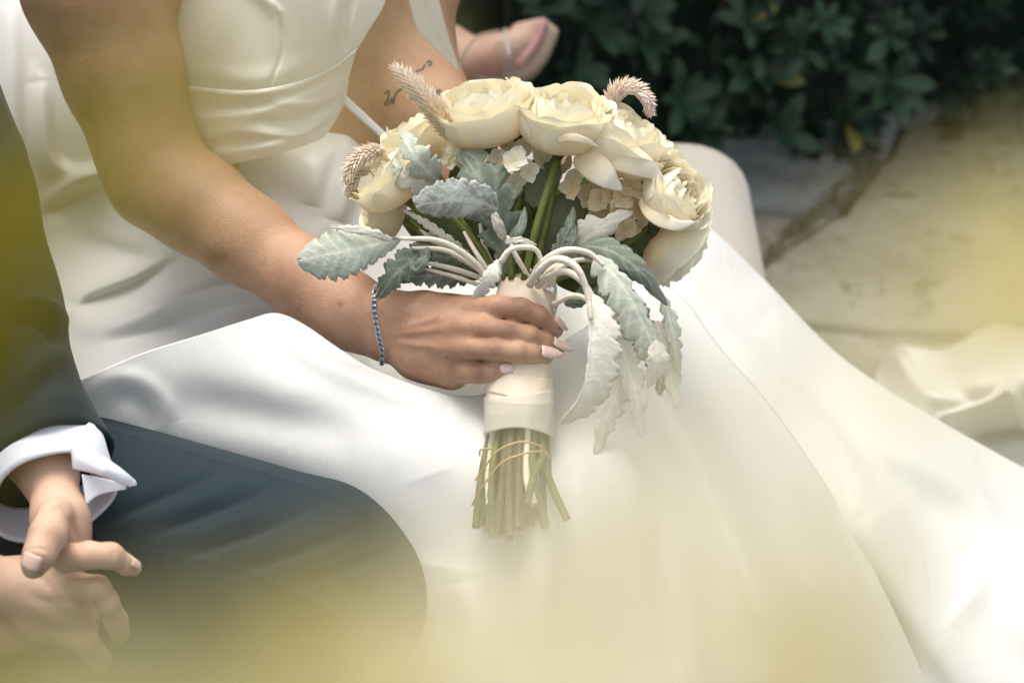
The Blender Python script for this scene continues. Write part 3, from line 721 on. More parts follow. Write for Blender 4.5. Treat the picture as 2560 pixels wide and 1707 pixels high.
# ================================================================== BRACELET
br = empty('bracelet', P(945, 810, 0), label='silver bracelet of round blue stones on the bride\'s wrist', category='bracelet')
def gem_geo(r, seg=8):
    V = []; 
    for z, k in ((-.5, .55), (0, 1), (.35, .78), (.5, .45)): V += [(r * k * math.cos(i * 2 * math.pi / seg), r * k * math.sin(i * 2 * math.pi / seg), z * r * 1.1) for i in range(seg)]
    F = grid_faces(4, seg, 0, True) + [tuple(3 * seg + i for i in range(seg)), tuple(range(seg))[::-1]]
    return V, F
g_sap = mesh('stone', *gem_geo(.00225), False, M_SAPPH)
def setting_geo():
    mb = MB(); a = np.linspace(0, 2 * np.pi, 13)
    V, F = tube_geo(np.c_[.0025 * np.cos(a), .0025 * np.sin(a), np.full(13, -.0004)], .0006, 6); mb.add(V, F)
    for i in range(4):
        t = i * math.pi / 2 + .78; V, F = tube_geo([(.0026 * math.cos(t), .0026 * math.sin(t), -.0012), (.0020 * math.cos(t), .0020 * math.sin(t), .0018)], .0005, 5); mb.add(V, F)
    return mb.get()
g_set = mesh('link', *setting_geo(), True, M_SILVER)
path = crom([(944, 706), (939, 728), (937, 755), (938, 785), (943, 815), (949, 845), (956, 872), (958, 893), (953, 912)], 17)
for i, (x, y) in enumerate(path):
    h, hn = hit(T_BODY, x, y)
    if h is None: h, hn = T_BODY.find_nearest(P(x, y, -.03))[:2]
    hn = (hn + DV(0, 0, 1) * .5).normalized()
    M_ = Matrix.Translation(h + hn * .0016) @ hn.to_track_quat('Z', 'Y').to_matrix().to_4x4()
    lk = inst('link', g_set, br, M_)
    st = bpy.data.objects.new('stone', g_sap); C.objects.link(st); st.parent = lk; st.location = (0, 0, .0008)
mb = MB()
for i in range(7):
    t = i / 6; x, y = 950 + t * 32, 712 + t * 26 + 3 * math.sin(t * 3)
    h, hn = hit(T_BODY, x, y)
    if h is None: continue
    a = np.linspace(0, 2 * np.pi, 9); W = np.array(h + hn * .001) + np.outer(np.cos(a) * .0018, np.array(DV(1, -.6, 0))) + np.outer(np.sin(a) * .0011, np.array(DV(.5, .8, .3 * (i % 2))))
    V, F = tube_geo(W, .00035, 5); mb.add(V, F)
if mb.n: V, F = mb.get(); mobj('clasp_chain', V, F, M_SILVER, br)

# ================================================================== GROOM
groom = empty('person', P(300, 1500, -.1), label='groom in a slate suit with clasped hands over his knee', category='person')
gp = chain([(-30, 1080, .10, 66), (120, 1180, .15, 64), (152, 1300, .20, 62), (168, 1370, .20, 58)], .02)
gp += [c[:4] + (.010, '+') for c in chain([(140, 1285, .235, 46), (118, 1340, .262, 42), (98, 1385, .275, 35), (84, 1416, .272, 31)])]
gp += [c[:4] + (.008, '+') for c in chain([(170, 1375, .20, 48), (60, 1560, .16, 60), (-60, 1600, .14, 70)])]
# the hand underneath
gp += [c[:4] + (.012, '+') for c in chain([(-260, 1470, .14, 95), (-60, 1460, .17, 78), (60, 1470, .19, 74), (150, 1490, .20, 68), (190, 1540, .18, 62)])]
gp += [c[:4] + (.012, '+') for c in chain([(100, 1540, .18, 70), (190, 1570, .16, 55)])]
gp += [c[:4] + (.005, '+') for c in chain([(165, 1395, .235, 38), (222, 1388, .245, 34), (276, 1390, .245, 33), (312, 1410, .235, 25), (334, 1420, .228, 20)])]
gp += [c[:4] + (.004, '+') for c in chain([(190, 1466, .215, 38), (244, 1470, .232, 33), (266, 1504, .225, 31), (288, 1550, .205, 31), (298, 1578, .19, 28)])]
gp += [c[:4] + (.004, '+') for c in chain([(150, 1570, .19, 40), (215, 1605, .19, 34), (250, 1650, .17, 32)])]
gp += chain([(120, 1370, .262, 2.2), (70, 1366, .30, 2.2)], .002, '-')[:0]
V, F = sdf_mesh(gp, .002)
q = topx(V); kn = np.zeros(len(V))
for x, y, r, a in ((282, 1374, 24, .35), (252, 1456, 24, .35), (125, 1335, 24, .3), (330, 1418, 16, .4), (85, 1425, 24, .35)): kn = np.maximum(kn, a * np.exp(-((q[:, 0] - x) ** 2 + (q[:, 1] - y) ** 2) / r ** 2))
V = push(V, F, [([(100, 1300), (150, 1270), (180, 1310), (205, 1370)], 9, -.0022, 0, .5), ([(60, 1480), (150, 1530), (230, 1590)], 16, -.002, 0, .5), ([(100, 1500), (180, 1500), (215, 1470)], 10, -.0014, 0, .5), ([(75, 1372), (95, 1370), (122, 1378)], 4, -.0012, 0, .5), ([(275, 1358), (284, 1380), (272, 1415)], 4, -.0010, 0, .4), ([(262, 1358), (268, 1380), (260, 1415)], 4, -.0010, 0, .4), ([(150, 1440), (235, 1432), (300, 1430)], 7, -.003, 0, .4), ([(235, 1470), (240, 1540), (270, 1600)], 7, -.003, 0, .4), ([(60, 1420), (110, 1450), (150, 1500)], 9, -.0018, 0, .5)])
mobj('body', V, F, M_SKING, groom, attrs={'knuckle': kn}); T_G = bvh(V, F)
nail(T_G, (90, 1384, .296), (74, 1424, .296), 23, (-.10, .25, .95), M_NAILG, groom, .004, almond=4)
nail(T_G, (322, 1404, .240), (344, 1418, .232), 13, (.55, .45, .6), M_NAILG, groom, .003, almond=4)
# trousers
tp = chain([(-350, 1200, -.06, 300), (200, 1316, -.04, 282), (790, 1445, .02, 246), (856, 1484, .02, 219)], .008)
tp += chain([(850, 1486, .02, 216), (820, 1640, -.04, 200), (720, 2000, -.18, 165)], .02)
tp += chain([(200, 1600, -.12, 230), (560, 1680, -.12, 200), (640, 2000, -.16, 200)], .02)
tp += chain([(-300, 1800, .10, 300), (300, 1900, .08, 260), (560, 2150, .05, 230)], .05)
V, F = sdf_mesh(tp, .0035)
V = push(V, F, [([(560, 1170), (450, 1225), (300, 1290), (240, 1330)], 14, -.0032, .2, .6), ([(680, 1220), (560, 1270), (380, 1340)], 12, -.0036, .3, .6), ([(620, 1195), (500, 1250), (330, 1310)], 16, .002, 0, .6),
                ([(800, 1260), (640, 1335), (440, 1405)], 13, -.0036, .3, .6), ([(740, 1240), (600, 1300), (420, 1360)], 15, .002, 0, .6), ([(900, 1320), (760, 1375), (560, 1445)], 14, -.0036, .2, .6),
                ([(980, 1370), (900, 1410), (740, 1470)], 15, -.0036, .2, .6), ([(950, 1440), (900, 1530), (780, 1620)], 20, -.004, .2, .6), ([(1000, 1450), (960, 1550), (850, 1640)], 20, .003, 0, .6), ([(300, 1370), (560, 1410), (800, 1510), (900, 1600)], 5, .0012, 0, .3),
                ([(240, 1062), (500, 1137), (800, 1225), (930, 1290)], 4, .0010, 0, .2), ([(820, 1440), (880, 1500), (800, 1600)], 20, -.0036, 0, .6)])
mobj('trousers', V, F, M_WOOL, groom)
# jacket sleeve (open end) and cuffs: lofted rings
def loft(name, cs, mat, parent, n=56, m=60, folds=(), thick=.003, a_shift=0):
    p = crom([c[:3] for c in cs], m); r = np.interp(np.linspace(0, 1, m), np.linspace(0, 1, len(cs)), [c[3] for c in cs])
    W = PW(p); T = np.gradient(W, axis=0); T /= np.linalg.norm(T, axis=1)[:, None]; X0 = RC @ np.array([1., 0, 0]); V = []
    for i in range(m):
        N = X0 - T[i] * (X0 @ T[i]); N /= np.linalg.norm(N); B = np.cross(T[i], N)
        a = np.linspace(0, 2 * np.pi, n, endpoint=False)
        wob = 1 + .03 * np.sin(3 * a + i * .25) + .02 * np.sin(5 * a - i * .4)
        rr = (r[i] * S * wob)[:, None]
        V.append(W[i] + rr * (np.cos(a)[:, None] * N + np.sin(a)[:, None] * B))
    V = np.vstack(V); F = grid_faces(m, n, 0, True); F = np.array(F)
    if folds:
        N = vnormals(V, F); c = np.repeat(W, n, 0); sg = np.sign(((V - c) * N).sum(1).mean()); q = topx(V)[:, :2]; d = sum(ridge(q, *f) for f in folds); fr = (N @ RC[:, 2]) * sg > -.1
        V = V + N * sg * (d * fr)[:, None]
    o = mobj(name, V, F, mat, parent); md = o.modifiers.new('t', 'SOLIDIFY'); md.thickness = thick; md.offset = -1; return o
loft('jacket_sleeve', [(-330, -100, -.05, 200), (-190, 200, -.02, 190), (-95, 420, 0, 178), (-55, 620, .03, 160), (-10, 800, .05, 165), (10, 930, .07, 170), (50, 1060, .10, 172), (112, 1180, .13, 170)], M_WOOL, groom, folds=[
    ([(100, 620), (40, 600), (-20, 640)], 16, -.012, .2, .5), ([(150, 860), (100, 800), (20, 790)], 16, -.014, .2, .5), ([(160, 800), (90, 760), (0, 770)], 18, .012, 0, .5), ([(170, 880), (110, 920), (20, 1010)], 22, .012, .2, .6), ([(150, 900), (90, 960), (0, 1060)], 18, -.008, .2, .6), ([(230, 1030), (150, 1000), (60, 1050)], 30, .006, 0, .6), ([(60, 360), (20, 400), (-20, 500)], 30, .008, 0, .6)])
mobj('jacket_body', *rbox(-1.05, -.70, 1.6, 1.95, .5, 1.5, .1), M_WOOL, groom)
loft('shirt_cuff', [(100, 1160, .128, 158), (116, 1202, .140, 156), (132, 1244, .154, 150)], M_SHIRT, groom, n=56, m=10)
q = coons([(180, 1116), (240, 1134), (290, 1166), (336, 1202)], [(186, 1170), (250, 1184), (300, 1206), (322, 1214)], [(180, 1116), (186, 1170)], [(336, 1202), (338, 1212), (322, 1214)], 30, 10)
sheet('cuff_edge', q, 30, 10, lambda q: .212 - .00025 * np.abs(q[:, 0] - 260), M_SHIRT, groom, [([(190, 1142), (330, 1206)], 20, .008, 0, .4)], thick=.004)
q = coons([(205, 1185), (262, 1196), (314, 1210)], [(216, 1262), (250, 1236), (316, 1222)], [(205, 1185), (216, 1262)], [(314, 1210), (316, 1222)], 20, 10)
sheet('cuff_flap', q, 20, 10, lambda q: .20 + 0 * q[:, 0], M_SHIRT, groom, thick=.003)

# ================================================================== BOUQUET
bq = empty('bouquet', P(1300, 1050, .03), label='round bridal bouquet of cream roses and silver leaves wrapped in ribbon', category='bouquet')
def petal_geo(Rm, rim, Ht, W, curl, ruff, seed, nu=15, nv=21, point=.0):
    r_ = np.random.default_rng(seed); ph = r_.random(6) * 6.28; V = []; at = []
    for i in range(nu):
        v = i / (nu - 1)
        for j in range(nv):
            a = j / (nv - 1) * 2 - 1
            vt = 1 - .30 * abs(a) ** 3 + ruff * (.05 * math.sin(5 * a + ph[0]) + .035 * math.sin(13 * a + ph[1])) + point * max(0, 1 - abs(a) * 3.5) + ruff * .022 * (r_.random() - .5 if i == nu - 1 else 0)
            vv = v * vt
            t = vv; b0, b1, b2, b3 = (1 - t) ** 3, 3 * t * (1 - t) ** 2, 3 * t * t * (1 - t), t ** 3
            rr = b0 * .10 + b1 * Rm * 1.15 + b2 * Rm * 1.12 + b3 * rim
            h = b0 * 0 + b1 * (-.02) + b2 * Ht * .62 + b3 * Ht
            rr += curl * max(0, vv - .72) ** 2 * 9; h -= curl * max(0, vv - .86) ** 2 * 14
            rr += ruff * .10 * vv ** 3 * math.sin(4.2 * a + ph[2]) + ruff * .03 * vv ** 4 * math.sin(11 * a + ph[3])
            h += ruff * .04 * vv ** 3 * math.sin(7 * a + ph[4])
            az = a * W * (math.sin(math.pi * min(.5, .12 + vv * .62)) ** .8)
            rr += .035 * abs(a) ** 2 * vv
            V.append((rr * math.sin(az), -rr * math.cos(az), h)); at.append(v)
    return np.array(V), grid_faces(nu, nv), at
PET = {}
def petal_set(ring):
    if ring in PET: return PET[ring]
    spec = {'outer': (1.04, 1.06, 1.14, 1.06, .20, .40), 'second': (.98, .95, 1.24, 1.0, .15, .5), 'third': (.86, .72, 1.30, .95, .05, .6), 'fourth': (.66, .52, 1.28, 1.0, .05, .8),
            'fifth': (.48, .34, 1.24, 1.1, .04, .9), 'core': (.28, .16, 1.18, 1.3, .0, .9), 'droop': (1.05, 1.75, .45, .60, .06, .35)}[ring]
    out = []
    for s_ in range(3):
        V, F, at = petal_geo(*spec[:5], spec[5], hash_(ring) + s_ * 17, point=.03 if ring in ('outer', 'droop') else .02)
        m = mesh('petal', V, F, True, M_ROSE); a = m.attributes.new('v', 'FLOAT', 'POINT'); a.data.foreach_set('value', np.array(at, np.float32)); out.append(m)
    PET[ring] = out; return out
def hash_(s): return sum(ord(c) * (i + 3) for i, c in enumerate(s))
sepV, sepF = leaf_geo(.9, .16, .2, 6, .8); g_sep = mesh('sepal', sepV, sepF, True, M_SEPAL)
def rose(x, y, z, r, ax, rot, openness=1.0, droops=(), stem_to=None, close=1.0):
    c = P(x, y, z); R_ = RR(r, z); A = DV(*ax).normalized()
    base = c - A * R_ * .66
    root = empty('rose', base, bq)
    Q = A.to_track_quat('Z', 'Y').to_matrix().to_4x4()
    def put(me, az, sc_=1.0, tilt=0, lift=0):
        M_ = Matrix.Translation(base + A * lift * R_) @ Q @ Matrix.Rotation(az, 4, 'Z') @ Matrix.Rotation(tilt, 4, 'X') @ Matrix.Diagonal((R_ * sc_ * close, R_ * sc_ * close, R_ * sc_, 1))
        inst('petal', me, root, M_)
    rings = [('outer', 5, .06), ('second', 5, 0.), ('third', 6, -.02), ('fourth', 5, -.02), ('fifth', 4, 0), ('core', 3, 0)]
    for k_, (rn, n_, tl) in enumerate(rings):
        ms = petal_set(rn)
        for i in range(n_):
            put(ms[i % 3], rot + i * 2 * math.pi / n_ + k_ * .7 + random.uniform(-.12, .12), random.uniform(.94, 1.05), tl * openness + random.uniform(-.07, .07), -.01 * k_ + random.uniform(-.03, .03))
    for az, sc_, tl in droops: put(petal_set('droop')[0], az, sc_, tl, 0)
    for i in range(5):
        M_ = Matrix.Translation(base) @ Q @ Matrix.Rotation(i * 1.257, 4, 'Z') @ Matrix.Rotation(-.9 + random.uniform(-.3, .3), 4, 'X') @ Matrix.Rotation(math.pi, 4, 'Z') @ Matrix.Scale(R_ * .8, 4)
        inst('sepal', g_sep, root, Matrix.Translation(-A * .08 * R_) @ M_)
    V, F = tube_geo(np.array([base - A * R_ * .35, base - A * R_ * .2, base, base + A * R_ * .1]), np.array([.08, .16, .2, .1]) * R_, 10)
    mobj('hip', V, F, M_SEPAL, root)
    if stem_to:
        b2 = topx(np.array([base - A * R_ * .3]))[0]
        mid_ = ((b2[0] + stem_to[0]) / 2 + (b2[0] - stem_to[0]) * .12, (b2[1] + stem_to[1]) / 2 - 10, (b2[2] + stem_to[2]) / 2)
        tube('stem', [tuple(b2), mid_, stem_to], 8, M_STEM, bq)
    return root
ST = (1300, 720, -.012)
rose(1052, 352, -.085, 92, (-.45, .85, .15), .5, stem_to=(1275, 720, -.02))
rose(1655, 418, -.075, 82, (.75, .6, .25), 1.1, stem_to=(1340, 720, -.02))
rose(958, 535, -.055, 72, (-.9, .25, .25), 2.0, stem_to=(1262, 720, -.01), close=.95)
rose(1208, 285, -.005, 108, (-.22, .90, .42), .3, stem_to=(1290, 700, .0))
R4 = rose(1404, 300, .010, 106, (.06, .88, .48), 1.2, stem_to=(1330, 700, .015))
R5 = rose(1560, 355, .000, 100, (.50, .80, .36), 2.2, stem_to=(1330, 710, .0))
rose(975, 450, -.010, 84, (-.60, .72, .30), .9, stem_to=(1262, 700, .0))
R7 = rose(1688, 492, .010, 84, (.66, .40, .62), 1.9, stem_to=(1350, 705, .0))
rose(1690, 618, -.020, 88, (.78, -.55, -.10), 2.6, stem_to=(1360, 715, .0), close=.95)

# hydrangea florets
def floret_meshes(mat):
    out = []
    V, F = [], []
    n = 9
    for i in range(n):
        t = i / (n - 1)
        for j in range(7):
            a = j / 6 * 2 - 1; wdt = .56 * max(.06, 1 - abs(2 * t ** .8 - 1) ** 2.2) ** .55
            V.append((a * wdt + .02 * math.sin(9 * t), .08 + t * (1 - .12 * a * a), .18 * t * t - .10 * t + .14 * a * a * t - .02 * math.sin(6 * a)))
    F = grid_faces(n, 7); m = mesh('sepal', V, F, True, mat); at = m.attributes.new('v', 'FLOAT', 'POINT'); at.data.foreach_set('value', np.repeat(np.linspace(0, 1, n), 7).astype(np.float32))
    return m
fm, fmw = floret_meshes(M_HYD), floret_meshes(M_HYDW)
eyeV, eyeF = gem_geo(.10, 8); eye = mesh('floret_eye', eyeV, eyeF, True, M_STEMW)
def floret(root, x, y, z, r, nrm, me):
    c = P(x, y, z); Q = DV(*nrm).normalized().to_track_quat('Z', 'Y').to_matrix().to_4x4(); sc_ = RR(r, z); a0 = random.random() * 1.57
    fl = empty('floret', c, root)
    for i in range(4):
        inst('petal', me, fl, Matrix.Translation(c) @ Q @ Matrix.Rotation(a0 + i * math.pi / 2, 4, 'Z') @ Matrix.Rotation(random.uniform(-.15, .25), 4, 'X') @ Matrix.Scale(sc_ * random.uniform(.9, 1.1), 4))
    inst('eye', eye, fl, Matrix.Translation(c) @ Q @ Matrix.Scale(sc_, 4))
def floret_joined(root, x, y, z, r, nrm, me):
    c = P(x, y, z); Q = DV(*nrm).normalized().to_track_quat('Z', 'Y').to_matrix().to_4x4(); sc_ = RR(r, z); a0 = random.random() * 1.57
    Vs = np.array([v.co for v in me.vertices]); Fs = [tuple(p.vertices) for p in me.polygons]; mb = MB(); at = []
    av = np.repeat(np.linspace(0, 1, 9), 7)
    for i in range(4):
        M_ = Matrix.Translation(c) @ Q @ Matrix.Rotation(a0 + i * math.pi / 2, 4, 'Z') @ Matrix.Rotation(random.uniform(-.15, .3), 4, 'X') @ Matrix.Scale(sc_ * random.uniform(.88, 1.1), 4)
        mb.add(Vs @ np.array(M_.to_3x3()).T + np.array(M_.translation), Fs); at.append(av)
    M_ = Matrix.Translation(c) @ Q @ Matrix.Scale(sc_, 4); mb.add(np.array(eyeV) @ np.array(M_.to_3x3()).T + np.array(M_.translation), eyeF); at.append(np.zeros(len(eyeV)))
    V, F = mb.get(); mobj('floret', V, F, me.materials[0], root, attrs={'v': np.concatenate(at)})
def hydrangea(cx, cy, cz, pts, me, stem_to):
    root = empty('hydrangea', P(cx, cy, cz), bq)
    for x, y, z, r in pts:
        floret_joined(root, x, y, z, r, ((x - cx) / 90 + random.gauss(0, .15), (cy - y) / 90 + random.gauss(0, .15), .8), me)
    tube('stem', [(cx, cy, cz - .02), ((cx + stem_to[0]) / 2, (cy + stem_to[1]) / 2 - 10, cz), stem_to], 7, M_STEM, root)
hydrangea(1290, 420, -.02, [(1288, 400, .030, 36), (1243, 392, .012, 26), (1320, 428, .018, 32), (1292, 452, .016, 28), (1352, 398, .0, 34), (1255, 440, -.005, 30), (1230, 420, -.01, 26), (1310, 370, 0, 30), (1268, 366, -.01, 28), (1340, 450, -.015, 30), (1200, 395, -.02, 28), (1380, 420, -.03, 34), (1215, 450, -.04, 32), (1300, 480, -.04, 32)], fmw, (1300, 700, -.02))
hydrangea(1160, 385, -.06, [(1142, 368, -.03, 34), (1180, 372, -.03, 34), (1205, 366, -.04, 28), (1160, 400, -.03, 30), (1125, 395, -.05, 28)], fmw, (1285, 700, -.03))
hydrangea(1520, 500, -.03, [(1432, 462, .010, 42), (1415, 420, -.01, 32), (1478, 490, .0, 36), (1530, 480, .018, 40), (1575, 470, .015, 38), (1500, 452, .0, 34), (1590, 520, .01, 36), (1548, 520, .018, 36), (1560, 570, .012, 36), (1595, 565, .0, 30), (1510, 530, .0, 34), (1400, 490, -.02, 30), (1530, 560, -.01, 32), (1450, 520, -.015, 30), (1390, 440, -.03, 34), (1450, 440, -.02, 36), (1490, 560, -.03, 34), (1400, 400, -.04, 36), (1560, 600, -.01, 30), (1610, 530, -.02, 32), (1500, 500, .012, 34), (1555, 495, .02, 32)], fm, (1335, 705, -.02))

# leaves described by a midrib
def mleaf(mid_, wl, wr, mat, teeth=.22, nteeth=7, cup=.25, roll=0., m=40, nv=13, name='dusty_miller_leaf', curl_edge=0., seed=1, label=None, parent=None, pointy=1.0, smooth_=False, blunt=.65):
    m = int(m * 1.6); p = crom(mid_, m); W = PW(p); T = np.gradient(W, axis=0); T /= np.linalg.norm(T, axis=1)[:, None]; Z = RC[:, 2]
    r_ = np.random.default_rng(seed); ph = r_.random(4) * 6.28; V = []; at = []; k_ = (D0 - p[:, 2]) / D0 * S
    for i in range(m):
        t = i / (m - 1); N = np.cross(T[i], Z); N /= np.linalg.norm(N); B = np.cross(N, T[i])
        c_, s_ = math.cos(roll), math.sin(roll); N2 = N * c_ + B * s_; B2 = B * c_ - N * s_
        prof = math.sin(math.pi * min(1, .06 + .94 * t) ** (.8 * pointy)) ** blunt if t < 1 else .02
        for j in range(nv):
            u = j / (nv - 1) * 2 - 1; wd = (wl if u < 0 else wr)
            lo_ = (nteeth * t * (1 + .12 * math.sin(3 * t + ph[3])) + ph[0] + (.4 if u < 0 else 0)); dp_ = 1.3 + .5 * math.sin(2.3 * math.floor(lo_) + ph[1])
            tooth = 1 - teeth * dp_ * (1 - abs(math.sin(math.pi * lo_))) ** 1.4 * abs(u) ** 1.5 - teeth * .5 * abs(u) ** 3 * (1 - abs(math.sin(math.pi * lo_ * 2.6 + ph[1])))
            x_ = u * wd * prof * tooth
            wb = 0. if smooth_ else 1.
            h = -cup * abs(x_) * (abs(u) ** 1.2) + curl_edge * wd * max(0, abs(u) - .6) ** 2 * 4 + wb * 1.1 * math.sin(17 * t + 5 * u + ph[2]) * abs(u) + (wb + .3) * .6 * abs(math.sin(math.pi * nteeth * .9 * t + abs(u) * 1.5)) * min(1, abs(u) * 3)
            V.append(W[i] + k_[i] * (x_ * N2 + h * B2) + T[i] * (abs(u) * wd * .25 * k_[i]))
            vn = max(math.exp(-(u * 10) ** 2), .8 * math.exp(-(((t * nteeth * 1.0 - abs(u) * 1.2) % 1.0 - .5) * 9) ** 2) * (abs(u) < .9)); at.append(vn)
    o = mobj(name, np.array(V), grid_faces(m, nv), mat, parent or bq, attrs={'vein': at, 'v': np.repeat(np.linspace(.35, 1, m), nv)}, label=label)
    md = o.modifiers.new('t', 'SOLIDIFY'); md.thickness = .00055; md.offset = 0
    return o
# loose outer petals that droop from three of the roses
def loose(root, mid_, wl, wr, roll=0., cup=.16): mleaf(mid_, wl, wr, M_ROSE, .0, 2, cup, roll=roll, name='petal', parent=root, pointy=.8, smooth_=True)
loose(R5, [(1440, 385, .020), (1475, 410, .036), (1515, 445, .040), (1548, 470, .034)], 40, 34)
loose(R5, [(1505, 385, .030), (1560, 398, .042), (1610, 420, .042), (1650, 442, .034)], 42, 34)
loose(R4, [(1395, 350, .052), (1425, 343, .058), (1460, 350, .056), (1494, 366, .046)], 10, 11)
loose(R7, [(1606, 492, .020), (1640, 535, .036), (1690, 560, .044), (1732, 556, .040)], 18, 24)
# olive leaves deep inside
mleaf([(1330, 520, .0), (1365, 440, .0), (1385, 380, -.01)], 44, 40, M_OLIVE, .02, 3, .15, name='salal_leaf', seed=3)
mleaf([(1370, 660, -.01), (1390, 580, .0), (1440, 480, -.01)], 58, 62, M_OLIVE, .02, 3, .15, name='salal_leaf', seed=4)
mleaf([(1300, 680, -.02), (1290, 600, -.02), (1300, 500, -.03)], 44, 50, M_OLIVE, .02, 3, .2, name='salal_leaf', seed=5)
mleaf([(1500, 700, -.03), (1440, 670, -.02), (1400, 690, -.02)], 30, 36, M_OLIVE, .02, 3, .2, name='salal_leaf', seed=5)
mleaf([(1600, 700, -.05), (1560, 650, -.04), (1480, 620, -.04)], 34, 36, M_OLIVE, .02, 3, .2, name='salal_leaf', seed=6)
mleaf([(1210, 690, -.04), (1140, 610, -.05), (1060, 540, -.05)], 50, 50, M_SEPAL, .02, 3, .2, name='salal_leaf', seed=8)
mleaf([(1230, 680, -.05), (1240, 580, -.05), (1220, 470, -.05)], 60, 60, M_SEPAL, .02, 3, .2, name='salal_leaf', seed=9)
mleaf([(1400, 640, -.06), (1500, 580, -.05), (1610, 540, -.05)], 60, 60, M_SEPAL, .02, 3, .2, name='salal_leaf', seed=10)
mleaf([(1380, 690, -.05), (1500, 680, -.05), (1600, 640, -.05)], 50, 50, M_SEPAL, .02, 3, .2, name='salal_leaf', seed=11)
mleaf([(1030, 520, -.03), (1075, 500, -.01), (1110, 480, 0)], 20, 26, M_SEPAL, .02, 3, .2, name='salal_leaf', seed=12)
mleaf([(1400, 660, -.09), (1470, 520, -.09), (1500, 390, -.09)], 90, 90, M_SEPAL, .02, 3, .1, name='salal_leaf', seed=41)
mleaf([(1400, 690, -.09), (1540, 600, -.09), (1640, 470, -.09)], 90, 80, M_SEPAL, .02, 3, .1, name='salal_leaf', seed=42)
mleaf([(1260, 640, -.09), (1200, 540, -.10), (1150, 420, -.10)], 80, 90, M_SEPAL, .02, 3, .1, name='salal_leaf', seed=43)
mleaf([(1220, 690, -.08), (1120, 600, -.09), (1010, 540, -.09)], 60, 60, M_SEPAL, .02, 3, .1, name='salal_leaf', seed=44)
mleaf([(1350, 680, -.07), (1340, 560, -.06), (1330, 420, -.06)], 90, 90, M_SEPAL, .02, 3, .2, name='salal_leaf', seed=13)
# dusty miller
mleaf([(1003, 600, .000), (940, 612, .022), (860, 628, .034), (758, 648, .018)], 70, 66, M_DM, .16, 9, .30, roll=-.15, seed=2, pointy=1.9, m=60, blunt=.55)
mleaf([(980, 602, .022), (930, 584, .034), (870, 573, .036), (826, 566, .026)], 10, 15, M_DML, .25, 6, .3, seed=22)
mleaf([(1095, 455, .012), (1060, 420, .040), (1030, 380, .045), (1003, 326, .030)], 40, 52, M_DM, .5, 3.4, .30, seed=5, pointy=.7, m=56)
mleaf([(1092, 452, .010), (1050, 455, .030), (1010, 440, .034), (985, 420, .026)], 42, 34, M_DMT, .35, 3, .25, seed=6)
mleaf([(1010, 448, .028), (995, 425, .032), (985, 395, .026)], 13, 15, M_DM, .4, 3, .2, seed=7)
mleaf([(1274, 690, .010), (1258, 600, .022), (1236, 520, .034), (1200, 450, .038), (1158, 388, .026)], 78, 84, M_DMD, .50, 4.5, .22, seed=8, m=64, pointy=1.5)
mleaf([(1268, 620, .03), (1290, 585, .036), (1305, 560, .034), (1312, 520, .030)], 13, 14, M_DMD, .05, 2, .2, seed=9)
mleaf([(1244, 525, .046), (1200, 505, .062), (1130, 500, .064), (1048, 512, .050)], 50, 56, M_DMB, .14, 8, .22, roll=.2, seed=10, m=60, pointy=1.3, blunt=.42)
mleaf([(1262, 600, .03), (1245, 560, .036), (1232, 525, .034)], 16, 14, M_DMT, .1, 3, .2, seed=11)
mleaf([(1400, 660, .012), (1450, 610, .030), (1500, 570, .036), (1575, 536, .026)], 50, 40, M_DMT, .5, 3, .28, seed=12, m=56)
mleaf([(1375, 680, .016), (1405, 610, .030), (1425, 560, .032), (1432, 522, .026)], 22, 24, M_DMD, .35, 5, .3, seed=13)
mleaf([(1400, 668, .020), (1425, 620, .034), (1440, 570, .036)], 20, 18, M_DMD, .35, 4, .3, seed=14)
mleaf([(1432, 612, .020), (1520, 625, .050), (1600, 678, .056), (1664, 758, .040)], 36, 34, M_DMD, .14, 6, .35, roll=.2, seed=15, m=56, pointy=.8, label='darker sage leaf arching over the right side')
mleaf([(1488, 640, .046), (1540, 690, .064), (1590, 770, .072), (1640, 880, .070), (1656, 945, .060)], 26, 74, M_DM, .30, 6, .28, seed=16, m=70, pointy=.9)
mleaf([(1640, 850, .076), (1640, 905, .076), (1620, 962, .066)], 34, 26, M_DML, .2, 4, .2, seed=33)
mleaf([(1470, 730, .070), (1482, 820, .088), (1475, 930, .092), (1450, 1000, .088), (1405, 1046, .076)], 80, 12, M_DML, .17, 8, .24, roll=.1, seed=17, m=76, pointy=1.0, label='pale underside leaf curling down in front')
mleaf([(1540, 760, .040), (1560, 880, .052), (1590, 990, .056), (1602, 1085, .050)], 40, 34, M_DML, .34, 6, .22, seed=18, m=60)
mleaf([(1570, 880, .034), (1540, 980, .042), (1510, 1060, .044), (1488, 1130, .040)], 40, 30, M_DML, .32, 6, .2, seed=19, m=60)
mleaf([(1655, 740, .030), (1680, 820, .034), (1692, 900, .032), (1698, 930, .03)], 24, 22, M_DM, .35, 6, .25, seed=20)
mleaf([(1640, 800, .018), (1670, 900, .022), (1680, 960, .02), (1690, 1015, .02)], 34, 26, M_DML, .3, 6, .25, seed=21)
mleaf([(1560, 720, .010), (1600, 820, .02), (1640, 900, .02), (1650, 980, .018)], 46, 40, M_DMD, .3, 6, .25, seed=26, m=50)
mleaf([(1250, 650, .062), (1228, 680, .070), (1208, 710, .068), (1184, 742, .058)], 32, 16, M_DML, .25, 5, .3, seed=23)
mleaf([(1262, 606, .052), (1300, 600, .060), (1340, 612, .054)], 9, 9, M_DML, .3, 5, .1, seed=24)
mleaf([(1075, 612, .0), (1030, 650, .012), (985, 690, .016), (950, 740, .004)], 40, 46, M_DMD, .34, 5, .25, seed=25, m=50)
